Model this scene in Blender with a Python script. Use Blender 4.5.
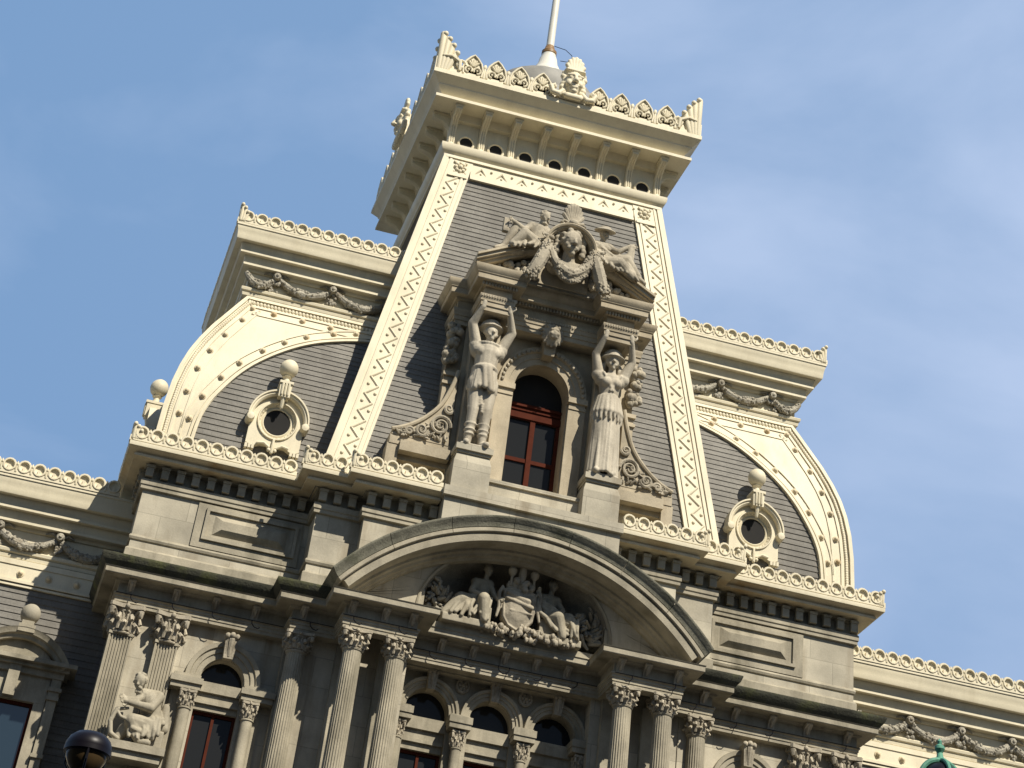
import bpy, bmesh, math, random
from mathutils import Vector, Matrix, noise
PI = math.pi
random.seed(7)
D = bpy.data
scn = bpy.context.scene
COL = scn.collection
for _o in list(D.objects):
    D.objects.remove(_o)

# ------------------------------------------------------------------ camera
def cam_axes(yaw, pitch, roll):
    cy, sy, cp, sp = math.cos(yaw), math.sin(yaw), math.cos(pitch), math.sin(pitch)
    f = Vector((-sy * cp, cy * cp, sp)); r = Vector((cy, sy, 0)); u = r.cross(f)
    cr, sr = math.cos(roll), math.sin(roll)
    return r * cr + u * sr, u * cr - r * sr, f
cam = D.cameras.new('camera')
cam_ob = D.objects.new('camera', cam); COL.objects.link(cam_ob)
_r, _u, _f = cam_axes(-0.213934797, 0.731664248, 0.130242557)
M4 = Matrix(((_r.x, _u.x, -_f.x, -16.3482518), (_r.y, _u.y, -_f.y, -72.0703382), (_r.z, _u.z, -_f.z, 1.6), (0, 0, 0, 1)))
cam_ob.matrix_world = M4
cam.sensor_fit = 'HORIZONTAL'; cam.sensor_width = 36.0
cam.lens = 1961.99826 / 1024 * 36.0
cam.shift_x = -71.8532 / 1024
cam.shift_y = -521.6737 / 1024
cam.clip_start = 0.1; cam.clip_end = 5000
scn.camera = cam_ob

# ------------------------------------------------------------------ light
SUN_AZ, SUN_EL = math.radians(26), math.radians(47)      # azimuth to the right of the facade's normal
sd = Vector((math.sin(SUN_AZ) * math.cos(SUN_EL), -math.cos(SUN_AZ) * math.cos(SUN_EL), math.sin(SUN_EL)))
sun = D.lights.new('sun', 'SUN'); sun.energy = 5.0; sun.angle = math.radians(0.5); sun.color = (1.0, 0.93, 0.80)
sun_ob = D.objects.new('sun', sun); COL.objects.link(sun_ob)
sun_ob.location = sd * 200
sun_ob.rotation_euler = sd.to_track_quat('Z', 'Y').to_euler()
world = D.worlds.new('World'); scn.world = world; world.use_nodes = True
wt = world.node_tree; wt.nodes.clear()
def wn(t, **k):
    n = wt.nodes.new(t)
    for a, b in k.items(): setattr(n, a, b)
    return n
w_out = wn('ShaderNodeOutputWorld'); w_bg = wn('ShaderNodeBackground')
w_sky = wn('ShaderNodeTexSky', sky_type='NISHITA', sun_disc=False)
w_sky.sun_elevation = SUN_EL; w_sky.sun_rotation = PI - SUN_AZ
w_sky.altitude = 20; w_sky.air_density = 1.0; w_sky.dust_density = 0.3; w_sky.ozone_density = 1.4
w_tc = wn('ShaderNodeTexCoord')
w_map = wn('ShaderNodeMapping'); w_map.inputs['Scale'].default_value = (1.0, 1.0, 2.0)
w_no = wn('ShaderNodeTexNoise'); w_no.inputs['Scale'].default_value = 3.0; w_no.inputs['Detail'].default_value = 7; w_no.inputs['Roughness'].default_value = 0.52
w_no.inputs['Distortion'].default_value = 0.35
w_ra = wn('ShaderNodeValToRGB'); w_ra.color_ramp.elements[0].position = 0.40; w_ra.color_ramp.elements[1].position = 0.66
w_ra.color_ramp.elements[0].color = (0.0, 0.0, 0.0, 1); w_ra.color_ramp.elements[1].color = (0.62, 0.62, 0.62, 1)
w_mx = wn('ShaderNodeMix', data_type='RGBA')
w_mx.inputs['B'].default_value = (6.7, 8.5, 11.9, 1)
L_ = wt.links.new
L_(w_tc.outputs['Generated'], w_map.inputs['Vector']); L_(w_map.outputs['Vector'], w_no.inputs['Vector'])
L_(w_no.outputs['Fac'], w_ra.inputs['Fac'])
# the cloud bank stands over the far (northern) half of the sky
w_sep = wn('ShaderNodeSeparateXYZ'); L_(w_tc.outputs['Generated'], w_sep.inputs[0])
w_mr = wn('ShaderNodeMapRange'); w_mr.inputs['From Min'].default_value = -0.1; w_mr.inputs['From Max'].default_value = 0.5
L_(w_sep.outputs['Y'], w_mr.inputs['Value'])
w_mm = wn('ShaderNodeMath'); w_mm.operation = 'MULTIPLY'
w_mx2 = wn('ShaderNodeMapRange'); w_mx2.inputs['From Min'].default_value = -0.12; w_mx2.inputs['From Max'].default_value = 0.40
w_mx2.inputs['To Min'].default_value = 0.20; w_mx2.inputs['To Max'].default_value = 0.36
L_(w_sep.outputs['X'], w_mx2.inputs['Value'])
w_ad = wn('ShaderNodeMath'); w_ad.operation = 'ADD'; w_ad.use_clamp = True
L_(w_ra.outputs['Color'], w_ad.inputs[0]); L_(w_mx2.outputs['Result'], w_ad.inputs[1]); L_(w_ad.outputs[0], w_mm.inputs[0]); L_(w_mr.outputs['Result'], w_mm.inputs[1]); L_(w_mm.outputs[0], w_mx.inputs['Factor'])
w_veil = wn('ShaderNodeMix', data_type='RGBA'); w_veil.inputs['B'].default_value = (2.05, 4.45, 8.3, 1)
w_vf = wn('ShaderNodeMath'); w_vf.operation = 'MULTIPLY'; w_vf.inputs[1].default_value = 0.9
L_(w_mr.outputs['Result'], w_vf.inputs[0]); L_(w_vf.outputs[0], w_veil.inputs['Factor']); L_(w_sky.outputs['Color'], w_veil.inputs['A'])
L_(w_veil.outputs['Result'], w_mx.inputs['A']); L_(w_mx.outputs['Result'], w_bg.inputs['Color'])
w_bg.inputs['Strength'].default_value = 0.06
L_(w_bg.outputs['Background'], w_out.inputs['Surface'])
scn.view_settings.view_transform = 'Standard'; scn.view_settings.look = 'None'
scn.view_settings.exposure = 0.22; scn.view_settings.gamma = 1.0; scn.view_settings.use_curve_mapping = False
scn.cycles.max_bounces = 6; scn.cycles.diffuse_bounces = 2

# ------------------------------------------------------------------ materials
def mat(name, base, rough=0.75, var=0.12, scale=1.2, stain=None, stain_amt=0.0, stain_scale=0.6, streak=False,
        bump=0.0, bump_scale=14.0, joints=None, metal=0.0, fine=0.0, objrand=0.0):
    m = D.materials.new(name); m.use_nodes = True
    nt = m.node_tree; N = nt.nodes; K = nt.links.new
    b = N['Principled BSDF']; b.inputs['Roughness'].default_value = rough; b.inputs['Metallic'].default_value = metal
    tc = N.new('ShaderNodeTexCoord')
    geo = N.new('ShaderNodeNewGeometry')
    n1 = N.new('ShaderNodeTexNoise'); n1.inputs['Scale'].default_value = scale; n1.inputs['Detail'].default_value = 6; n1.inputs['Roughness'].default_value = 0.6
    K(geo.outputs['Position'], n1.inputs['Vector'])
    hsv = N.new('ShaderNodeHueSaturation'); hsv.inputs['Color'].default_value = (*base, 1)
    mr = N.new('ShaderNodeMapRange'); mr.inputs['To Min'].default_value = 1 - var * 1.6; mr.inputs['To Max'].default_value = 1 + var * 1.2
    mr.inputs['From Min'].default_value = 0.25; mr.inputs['From Max'].default_value = 0.75
    K(n1.outputs['Fac'], mr.inputs['Value'])
    val = mr.outputs['Result']
    if fine:
        n3 = N.new('ShaderNodeTexNoise'); n3.inputs['Scale'].default_value = 22; n3.inputs['Detail'].default_value = 4
        K(geo.outputs['Position'], n3.inputs['Vector'])
        m3 = N.new('ShaderNodeMapRange'); m3.inputs['From Min'].default_value = 0.3; m3.inputs['From Max'].default_value = 0.7
        m3.inputs['To Min'].default_value = 1 - fine; m3.inputs['To Max'].default_value = 1 + fine
        K(n3.outputs['Fac'], m3.inputs['Value'])
        mm = N.new('ShaderNodeMath'); mm.operation = 'MULTIPLY'; K(val, mm.inputs[0]); K(m3.outputs['Result'], mm.inputs[1]); val = mm.outputs[0]
    if objrand:
        oi = N.new('ShaderNodeObjectInfo'); m4 = N.new('ShaderNodeMapRange')
        m4.inputs['To Min'].default_value = 1 - objrand; m4.inputs['To Max'].default_value = 1 + objrand
        K(oi.outputs['Random'], m4.inputs['Value'])
        mm = N.new('ShaderNodeMath'); mm.operation = 'MULTIPLY'; K(val, mm.inputs[0]); K(m4.outputs['Result'], mm.inputs[1]); val = mm.outputs[0]
    K(val, hsv.inputs['Value'])
    colr = hsv.outputs['Color']
    if joints:
        jw, jh, jm, jamt = joints
        sx = N.new('ShaderNodeSeparateXYZ'); K(geo.outputs['Position'], sx.inputs[0])
        ad = N.new('ShaderNodeMath'); ad.operation = 'ADD'; K(sx.outputs['X'], ad.inputs[0]); K(sx.outputs['Y'], ad.inputs[1])
        cx = N.new('ShaderNodeCombineXYZ'); K(ad.outputs[0], cx.inputs['X']); K(sx.outputs['Z'], cx.inputs['Y'])
        br = N.new('ShaderNodeTexBrick'); br.inputs['Scale'].default_value = 1.0
        br.inputs['Brick Width'].default_value = jw; br.inputs['Row Height'].default_value = jh; br.inputs['Mortar Size'].default_value = jm
        br.inputs['Color1'].default_value = (1, 1, 1, 1); br.inputs['Color2'].default_value = (1 - jamt * 0.5,) * 3 + (1,); br.inputs['Mortar'].default_value = (1 - jamt,) * 3 + (1,)
        K(cx.outputs[0], br.inputs['Vector'])
        mj = N.new('ShaderNodeMix'); mj.data_type = 'RGBA'; mj.blend_type = 'MULTIPLY'; mj.inputs['Factor'].default_value = 1
        K(colr, mj.inputs['A']); K(br.outputs['Color'], mj.inputs['B']); colr = mj.outputs['Result']
    if stain:
        n2 = N.new('ShaderNodeTexNoise'); n2.inputs['Scale'].default_value = stain_scale; n2.inputs['Detail'].default_value = 7; n2.inputs['Roughness'].default_value = 0.62
        mp = N.new('ShaderNodeMapping'); mp.inputs['Scale'].default_value = (1, 1, 0.22) if streak else (1, 1, 1); mp.inputs['Location'].default_value = (3.1, 7.7, 1.3)
        K(geo.outputs['Position'], mp.inputs['Vector']); K(mp.outputs['Vector'], n2.inputs['Vector'])
        r2 = N.new('ShaderNodeMapRange'); r2.inputs['From Min'].default_value = 0.5; r2.inputs['From Max'].default_value = 0.72
        r2.inputs['To Min'].default_value = 0; r2.inputs['To Max'].default_value = stain_amt
        K(n2.outputs['Fac'], r2.inputs['Value'])
        ms = N.new('ShaderNodeMix'); ms.data_type = 'RGBA'; K(r2.outputs['Result'], ms.inputs['Factor'])
        K(colr, ms.inputs['A']); ms.inputs['B'].default_value = (*stain, 1); colr = ms.outputs['Result']
    K(colr, b.inputs['Base Color'])
    if bump:
        nb = N.new('ShaderNodeTexNoise'); nb.inputs['Scale'].default_value = bump_scale; nb.inputs['Detail'].default_value = 5
        K(geo.outputs['Position'], nb.inputs['Vector'])
        bp = N.new('ShaderNodeBump'); bp.inputs['Strength'].default_value = bump; bp.inputs['Distance'].default_value = 0.05
        K(nb.outputs['Fac'], bp.inputs['Height']); K(bp.outputs['Normal'], b.inputs['Normal'])
    return m

CREAM = mat('cream_paint', (0.72, 0.645, 0.465), 0.6, 0.07, 0.7, stain=(0.42, 0.35, 0.22), stain_amt=0.35, stain_scale=1.3, streak=True, bump=0.06, fine=0.05)
CREAM_RUST = mat('cream_paint_with_rust', (0.66, 0.56, 0.38), 0.65, 0.12, 0.8, stain=(0.40, 0.23, 0.07), stain_amt=0.75, stain_scale=0.7, bump=0.08, fine=0.08)
SWAG = mat('weathered_grey_paint', (0.36, 0.33, 0.26), 0.8, 0.25, 2.0, stain=(0.16, 0.12, 0.07), stain_amt=0.7, stain_scale=2.0, bump=0.9, bump_scale=16, fine=0.3)
STONE = mat('pale_marble_wall', (0.50, 0.452, 0.345), 0.8, 0.24, 0.55, stain=(0.22, 0.175, 0.11), stain_amt=0.85, stain_scale=0.9, streak=True, bump=0.12, fine=0.06, joints=(1.9, 1.02, 0.012, 0.38))
MARBLE = mat('weathered_marble', (0.365, 0.325, 0.24), 0.8, 0.24, 0.9, stain=(0.13, 0.115, 0.075), stain_amt=0.75, stain_scale=1.1, streak=True, bump=0.15, fine=0.08)
TAN = mat('tan_marble', (0.44, 0.375, 0.265), 0.8, 0.24, 0.8, stain=(0.24, 0.19, 0.12), stain_amt=0.65, stain_scale=0.8, streak=True, bump=0.15, fine=0.08)
CARVED = mat('carved_marble', (0.41, 0.36, 0.27), 0.85, 0.22, 1.6, stain=(0.13, 0.11, 0.08), stain_amt=0.75, stain_scale=1.3, bump=0.25, fine=0.14)
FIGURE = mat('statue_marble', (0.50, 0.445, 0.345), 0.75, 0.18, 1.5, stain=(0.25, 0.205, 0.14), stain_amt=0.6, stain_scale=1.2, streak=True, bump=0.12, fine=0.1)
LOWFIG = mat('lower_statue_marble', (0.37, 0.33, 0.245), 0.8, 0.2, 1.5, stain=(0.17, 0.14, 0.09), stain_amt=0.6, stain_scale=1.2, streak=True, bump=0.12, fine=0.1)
RECESS_SHADE = mat('shaded_recess_marble', (0.27, 0.245, 0.19), 0.85, 0.3, 1.2, stain=(0.12, 0.11, 0.09), stain_amt=0.7, stain_scale=1.0, bump=0.3, fine=0.2)  # darker marble: shade of the niche and tympanum is put into its colour
MOSS = mat('mossy_black_stone', (0.055, 0.055, 0.038), 0.95, 0.4, 1.5, stain=(0.16, 0.17, 0.05), stain_amt=0.6, stain_scale=1.2, bump=0.4, fine=0.3)
MOSSY = mat('mossy_grey_stone', (0.21, 0.20, 0.15), 0.9, 0.35, 1.1, stain=(0.06, 0.065, 0.035), stain_amt=0.9, stain_scale=0.9, bump=0.3, fine=0.25)
SLATE = mat('grey_slate', (0.225, 0.212, 0.186), 0.85, 0.14, 1.0, stain=(0.11, 0.10, 0.085), stain_amt=0.6, stain_scale=0.35, streak=True, bump=0.2, bump_scale=6, fine=0.12, joints=(0.36, 0.2, 0.01, 0.22))
REDWOOD = mat('red_brown_frame', (0.085, 0.021, 0.011), 0.85, 0.15, 3, bump=0.05)
REDWOOD.node_tree.nodes['Principled BSDF'].inputs['Specular IOR Level'].default_value = 0.12
BLACK = mat('black_metal', (0.007, 0.006, 0.010), 0.4, 0.1, 3)
BLACK.node_tree.nodes['Principled BSDF'].inputs['Specular IOR Level'].default_value = 0.25
COPPER = mat('green_copper', (0.10, 0.31, 0.22), 0.7, 0.3, 6, stain=(0.05, 0.13, 0.10), stain_amt=0.7, stain_scale=6, bump=0.2)
LEAD = mat('grey_lead_roof', (0.30, 0.29, 0.26), 0.7, 0.2, 1)
DARK = mat('dark_interior', (0.012, 0.011, 0.010), 0.9, 0.1, 3)  # near-black: the unlit depth behind openings is put into this colour
BLIND = mat('interior_blind', (0.30, 0.28, 0.23), 0.9, 0.12, 2)
PALE = mat('interior_clutter', (0.5, 0.48, 0.38), 0.9, 0.2, 4)
ASPHALT = mat('asphalt', (0.05, 0.05, 0.05), 0.9, 0.2, 0.5, bump=0.2)
PAVING = mat('darkened_paving', (0.075, 0.07, 0.063), 0.9, 0.15, 0.4, joints=(1.2, 1.2, 0.02, 0.3))  # unseen ground, darkened to cut light bounced up onto the soffits
WHITE = mat('white_painted_pole', (0.72, 0.69, 0.60), 0.5, 0.06, 1)
GOLDB = mat('brownish_brass', (0.26, 0.15, 0.06), 0.5, 0.2, 4)
def glass(name, tint, rough=0.04, spec=0.14):
    m = D.materials.new(name); m.use_nodes = True
    b = m.node_tree.nodes['Principled BSDF']
    b.inputs['Base Color'].default_value = (*tint, 1); b.inputs['Roughness'].default_value = rough
    b.inputs['Specular IOR Level'].default_value = spec
    nt = m.node_tree; nb = nt.nodes.new('ShaderNodeTexNoise'); nb.inputs['Scale'].default_value = 1.3
    g = nt.nodes.new('ShaderNodeNewGeometry'); nt.links.new(g.outputs['Position'], nb.inputs['Vector'])
    bu = nt.nodes.new('ShaderNodeBump'); bu.inputs['Strength'].default_value = 0.05
    nt.links.new(nb.outputs['Fac'], bu.inputs['Height']); nt.links.new(bu.outputs['Normal'], b.inputs['Normal'])
    return m
PANE = glass('dark_window_glass', (0.020, 0.021, 0.022))
SKYPANE = glass('clear_window_glass', (0.02, 0.035, 0.05), 0.03, 0.9)
LENS = glass('amber_lamp_bowl', (0.075, 0.05, 0.024), 0.12)

# ------------------------------------------------------------------ mesh helper
class MB:
    def __init__(s): s.v = []; s.f = []; s.m = []; s.mi = 0
    def raw(s, vs, fs):
        o = len(s.v); s.v += [tuple(p) for p in vs]
        for f in fs: s.f.append([i + o for i in f]); s.m.append(s.mi)
        return s
    def box(s, x0, x1, y0, y1, z0, z1):
        return s.raw([(x0, y0, z0), (x1, y0, z0), (x1, y1, z0), (x0, y1, z0), (x0, y0, z1), (x1, y0, z1), (x1, y1, z1), (x0, y1, z1)],
                     [(0, 3, 2, 1), (4, 5, 6, 7), (0, 1, 5, 4), (1, 2, 6, 5), (2, 3, 7, 6), (3, 0, 4, 7)])
    def frustum(s, x0, x1, y0, y1, z0, z1, i0, i1=None):
        """box whose top is inset by i0 in x (both sides) and front y by i1"""
        i1 = i0 if i1 is None else i1
        return s.raw([(x0, y0, z0), (x1, y0, z0), (x1, y1, z0), (x0, y1, z0), (x0 + i0, y0 + i1, z1), (x1 - i0, y0 + i1, z1), (x1 - i0, y1, z1), (x0 + i0, y1, z1)],
                     [(0, 3, 2, 1), (4, 5, 6, 7), (0, 1, 5, 4), (1, 2, 6, 5), (2, 3, 7, 6), (3, 0, 4, 7)])
    def prism(s, poly, a, b, ax='y'):
        n = len(poly)
        if ax == 'y': P = [(p[0], a, p[1]) for p in poly] + [(p[0], b, p[1]) for p in poly]
        elif ax == 'x': P = [(a, p[0], p[1]) for p in poly] + [(b, p[0], p[1]) for p in poly]
        else: P = [(p[0], p[1], a) for p in poly] + [(p[0], p[1], b) for p in poly]
        return s.raw(P, [list(range(n)), list(range(2 * n - 1, n - 1, -1))] + [(i, (i + 1) % n, n + (i + 1) % n, n + i) for i in range(n)])
    def loops(s, L, close=True, cap=True):
        """L: list of rings (equal length)"""
        n = len(L[0]); vs = [p for l in L for p in l]; fs = []
        for k in range(len(L) - 1):
            for i in range(n if close else n - 1):
                j = (i + 1) % n; fs.append((k * n + i, k * n + j, (k + 1) * n + j, (k + 1) * n + i))
        if cap and close: fs += [list(range(n))[::-1], [(len(L) - 1) * n + i for i in range(n)]]
        return s.raw(vs, fs)
    def lathe(s, prof, c=(0, 0, 0), n=24, ax='z', cap=True):
        L = []
        for r, h in prof:
            ring = []
            for i in range(n):
                a = 2 * PI * i / n; u, w = r * math.cos(a), r * math.sin(a)
                ring.append((c[0] + u, c[1] + w, c[2] + h) if ax == 'z' else ((c[0] + u, c[1] + h, c[2] + w) if ax == 'y' else (c[0] + h, c[1] + u, c[2] + w)))
            L.append(ring)
        return s.loops(L, True, cap)
    def tube(s, pts, r, n=8, closed=False):
        P = [Vector(p) for p in pts]; m = len(P); L = []
        R = r if isinstance(r, (list, tuple)) else [r] * m
        up = None
        for i, p in enumerate(P):
            t = (P[(i + 1) % m] - P[i - 1]) if closed else (P[min(i + 1, m - 1)] - P[max(i - 1, 0)])
            t.normalize()
            if up is None: up = Vector((0, 0, 1)) if abs(t.z) < 0.9 else Vector((1, 0, 0))
            sd_ = t.cross(up); 
            if sd_.length < 1e-5: sd_ = t.cross(Vector((0.3, 1, 0.2)))
            sd_.normalize(); up = sd_.cross(t)
            L.append([tuple(p + (sd_ * math.cos(2 * PI * k / n) + up * math.sin(2 * PI * k / n)) * R[i]) for k in range(n)])
        if closed: L.append(L[0]); return s.loops(L, True, False)
        return s.loops(L, True, True)
    def ball(s, c, r, n=16, m=10):
        rx, ry, rz = r if isinstance(r, (tuple, list)) else (r, r, r)
        L = []
        for j in range(m + 1):
            t = -PI / 2 + PI * j / m; q = max(math.cos(t), 0.02)
            L.append([(c[0] + rx * q * math.cos(2 * PI * i / n), c[1] + ry * q * math.sin(2 * PI * i / n), c[2] + rz * math.sin(t)) for i in range(n)])
        return s.loops(L, True, True)
    def cap(s, a, b, ra, rb, n=10):
        """tapered capsule"""
        a, b = Vector(a), Vector(b); t = b - a; l = t.length
        if l < 1e-6: return s.ball(a, ra, n, 8)
        t.normalize(); pts = []; rs = []
        for k in range(4): q = (k / 4 * 0.98 + 0.02) * PI / 2; pts.append(a - t * ra * math.cos(q)); rs.append(ra * math.sin(q))
        pts.append(a); rs.append(ra); pts.append(b); rs.append(rb)
        for k in range(3, -1, -1): q = (k / 4 * 0.98 + 0.02) * PI / 2; pts.append(b + t * rb * math.cos(q)); rs.append(rb * math.sin(q))
        return s.tube(pts, rs, n)
    def sweep(s, prof, path, back=0.3, closed=False):
        """prof: (outward offset, z) bottom to top; path: plan points, outward on the right-hand side"""
        P = [Vector((p[0], p[1])) for p in path]; m = len(P)
        zb, zt = prof[0][1], prof[-1][1]
        pr = list(prof) + [(-back, zt), (-back, zb)]
        nr = []
        for i in range(m):
            if closed: d0 = P[i] - P[i - 1]; d1 = P[(i + 1) % m] - P[i]
            else: d0 = P[i] - P[i - 1] if i else P[1] - P[0]; d1 = P[i + 1] - P[i] if i < m - 1 else d0
            n0 = Vector((d0.y, -d0.x)).normalized(); n1 = Vector((d1.y, -d1.x)).normalized()
            b = n0 + n1; b = b / max(b.dot(n0), 0.2) if b.length > 1e-6 else n0
            nr.append(b)
        L = [[(P[i].x + nr[i].x * o, P[i].y + nr[i].y * o, z) for o, z in pr] for i in range(m)]
        if closed: L.append(L[0])
        return s.loops(L, True, not closed)
    def arc(s, prof, cx, cz, a0, a1, n=48):
        """prof: closed polygon (radius, y); angle from +x towards +z"""
        L = []
        for i in range(n + 1):
            a = a0 + (a1 - a0) * i / n
            L.append([(cx + r * math.cos(a), y, cz + r * math.sin(a)) for r, y in prof])
        return s.loops(L, True, True)
    def mirrored(s):
        o = MB(); o.v = [(-x, y, z) for x, y, z in s.v]; o.f = [f[::-1] for f in s.f]; o.m = list(s.m); return o
    def join(s, o, loc=(0, 0, 0), sc=(1, 1, 1), rz=0):
        c, q = math.cos(rz), math.sin(rz); k = len(s.v)
        for x, y, z in o.v:
            x *= sc[0]; y *= sc[1]; z *= sc[2]
            s.v.append((loc[0] + x * c - y * q, loc[1] + x * q + y * c, loc[2] + z))
        s.f += [[i + k for i in f] for f in o.f]; s.m += [s.mi] * len(o.f); return s
    def build(s, name, mt, parent=None, angle=35, loc=(0, 0, 0), rz=0):
        me = D.meshes.new(name)
        bm = bmesh.new()
        bv = [bm.verts.new(p) for p in s.v]
        for f, mi in zip(s.f, s.m):
            try: bf = bm.faces.new([bv[i] for i in f]); bf.material_index = mi; bf.smooth = True
            except ValueError: pass
        bmesh.ops.recalc_face_normals(bm, faces=bm.faces)
        bm.to_mesh(me); bm.free()
        for k in (mt if isinstance(mt, (list, tuple)) else [mt]): me.materials.append(k)
        me.set_sharp_from_angle(angle=math.radians(angle))
        o = D.objects.new(name, me); COL.objects.link(o)
        o.location = loc; o.rotation_euler = (0, 0, rz)
        if parent: o.parent = parent
        return o
def both(mb, name, mt, parent, **k):
    return mb.build(name, mt, parent, **k), mb.mirrored().build(name, mt, parent, **k)
def copy(o, loc=None, parent=None, rz=None, sc=None):
    c = o.copy(); COL.objects.link(c)
    if parent: c.parent = parent
    if loc is not None: c.location = loc
    if rz is not None: c.rotation_euler = (0, 0, rz)
    if sc is not None: c.scale = sc
    return c
def tree(o, loc, parent=None, rz=0, sc=(1, 1, 1)):
    c = copy(o, loc, parent, rz, sc)
    for ch in o.children: copy(ch, parent=c)
    return c
def tag(o, label, cat, group=None):
    o['label'] = label; o['category'] = cat
    if group: o['group'] = group
    return o
def lerp(T, z, k=1):
    for i in range(len(T) - 1):
        if z <= T[i + 1][0] or i == len(T) - 2:
            a, b = T[i], T[i + 1]; q = (z - a[0]) / (b[0] - a[0]); return a[k] + (b[k] - a[k]) * q
def smooth_curve(pts, n=6):
    out = []
    P = [Vector(p) for p in pts]
    for i in range(len(P) - 1):
        p0, p1, p2, p3 = P[max(i - 1, 0)], P[i], P[i + 1], P[min(i + 2, len(P) - 1)]
        for k in range(n):
            t = k / n
            out.append(0.5 * ((2 * p1) + (p2 - p0) * t + (2 * p0 - 5 * p1 + 4 * p2 - p3) * t * t + (3 * p1 - p0 - 3 * p2 + p3) * t ** 3))
    out.append(P[-1]); return out
def remesh(o, vox, smooth=2):
    m = o.modifiers.new('remesh', 'REMESH'); m.mode = 'VOXEL'; m.voxel_size = vox; m.use_smooth_shade = True
    if smooth:
        m2 = o.modifiers.new('smooth', 'SMOOTH'); m2.iterations = smooth; m2.factor = 0.5
    return o

# ------------------------------------------------------------------ ground
g = MB(); g.raw([(-1500, -1500, 0), (1500, -1500, 0), (1500, 1500, 0), (-1500, 1500, 0)], [(0, 1, 2, 3)])
o = g.build('street', ASPHALT); o['kind'] = 'structure'
g = MB(); g.box(-90, 90, -22, 40, 0.0, 0.14)
o = g.build('pavement', PAVING); o['kind'] = 'structure'

# ------------------------------------------------------------------ the building
HALL = D.objects.new('city_hall', None); COL.objects.link(HALL); HALL.empty_display_size = 2
tag(HALL, 'pale stone civic building with slate mansard roofs, cream cornices and a columned front', 'building')
P = HALL

def arch_wall(mb, x0, x1, z0, z1, ops, yf, yb, n=20):
    """wall slab x0..x1, z0..z1 with arched openings (cx, half, zsill, zspring); front yf, back yb"""
    xs = x0
    for cx, h, zs, zp in ops:
        mb.box(xs, cx - h, yf, yb, z0, z1)
        if zs > z0: mb.box(cx - h, cx + h, yf, yb, z0, zs)
        pts = [(cx - h * math.cos(PI * i / n), zp + h * math.sin(PI * i / n)) for i in range(n + 1)]
        for i in range(n):
            (a, za), (b, zb) = pts[i], pts[i + 1]
            mb.raw([(a, yf, za), (b, yf, zb), (b, yf, z1), (a, yf, z1), (a, yb, za), (b, yb, zb), (b, yb, z1), (a, yb, z1)],
                   [(0, 1, 2, 3), (7, 6, 5, 4), (0, 4, 5, 1), (3, 2, 6, 7)])
        xs = cx + h
    mb.box(xs, x1, yf, yb, z0, z1)
    return mb

# --- attic storey walls (three planes stepping forward to the middle)
AT = [(-14.17, 4.6), (-14.17, 0.0), (-7.83, 0.0), (-7.83, -1.25), (-6.12, -1.25), (-6.12, -1.86), (-3.45, -1.86)]
w = MB(); w.sweep([(0, 27.9), (0, 31.75)], AT, back=1.2); both(w, 'attic_wall', STONE, P)
w = MB()
w.sweep([(0, 29.55), (0.05, 29.58), (0.08, 29.66), (0.05, 29.73), (0, 29.76)], AT, back=0.1)
w.sweep([(0, 28.3), (0.10, 28.3), (0.10, 29.2), (0.04, 29.27), (0, 29.28)], AT, back=0.1)
w.box(-12.03, -8.05, -0.07, 0.1, 29.76, 31.4)
both(w, 'string_course', MARBLE, P)
# raised panels with a pyramid centre
w = MB()
x0, x1, z0, z1 = -11.7, -8.22, 30.06, 31.26
w.box(x0, x1, -0.16, -0.05, z0, z0 + .12); w.box(x0, x1, -0.16, -0.05, z1 - .12, z1); w.box(x0, x0 + .12, -0.158, -0.05, z0 + .12, z1 - .12); w.box(x1 - .12, x1, -0.158, -0.05, z0 + .12, z1 - .12)
a, b, c, d = x0 + .36, x1 - .36, z0 + .24, z1 - .24
w.raw([(a, -.072, c), (b, -.072, c), (b, -.072, d), (a, -.072, d), (a + .3, -.24, c + .2), (b - .3, -.24, c + .2), (b - .3, -.24, d - .2), (a + .3, -.24, d - .2)],
      [(0, 1, 5, 4), (1, 2, 6, 5), (2, 3, 7, 6), (3, 0, 4, 7), (4, 5, 6, 7), (3, 2, 1, 0)])
both(w, 'wall_panel', MARBLE, P)

# --- attic cornice
ATC = [(-14.17, 4.4), (-14.17, 0.0), (-7.83, 0.0), (-7.83, -1.25), (-6.12, -1.25), (-6.12, -1.86), (-3.50, -1.86)]
def ring_unit(r=0.2):
    u = MB()
    u.lathe([(r * 1.32, 0.0), (r * 1.32, 0.09), (r * 1.1, 0.11), (r * 0.98, 0.05), (r * 0.7, 0.03), (r * 0.3, 0.02)], (0, -0.08, 0.335), 16, 'y')
    return u
def ring_unit2(r=0.2):
    u = MB()
    n = 14
    ring = [[(rr * math.cos(2 * PI * k / n), y, 0.33 + rr * math.sin(2 * PI * k / n)) for k in range(n)] for rr, y in
            ((0.27, 0.05), (0.27, -0.04), (0.24, -0.085), (0.19, -0.085), (0.165, 0.0), (0.10, 0.03), (0.02, 0.035))]
    u.loops(ring, True, True)
    u.box(-0.05, 0.05, -0.045, 0.045, 0.1, 0.33)
    return u
RU = ring_unit2()
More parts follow.
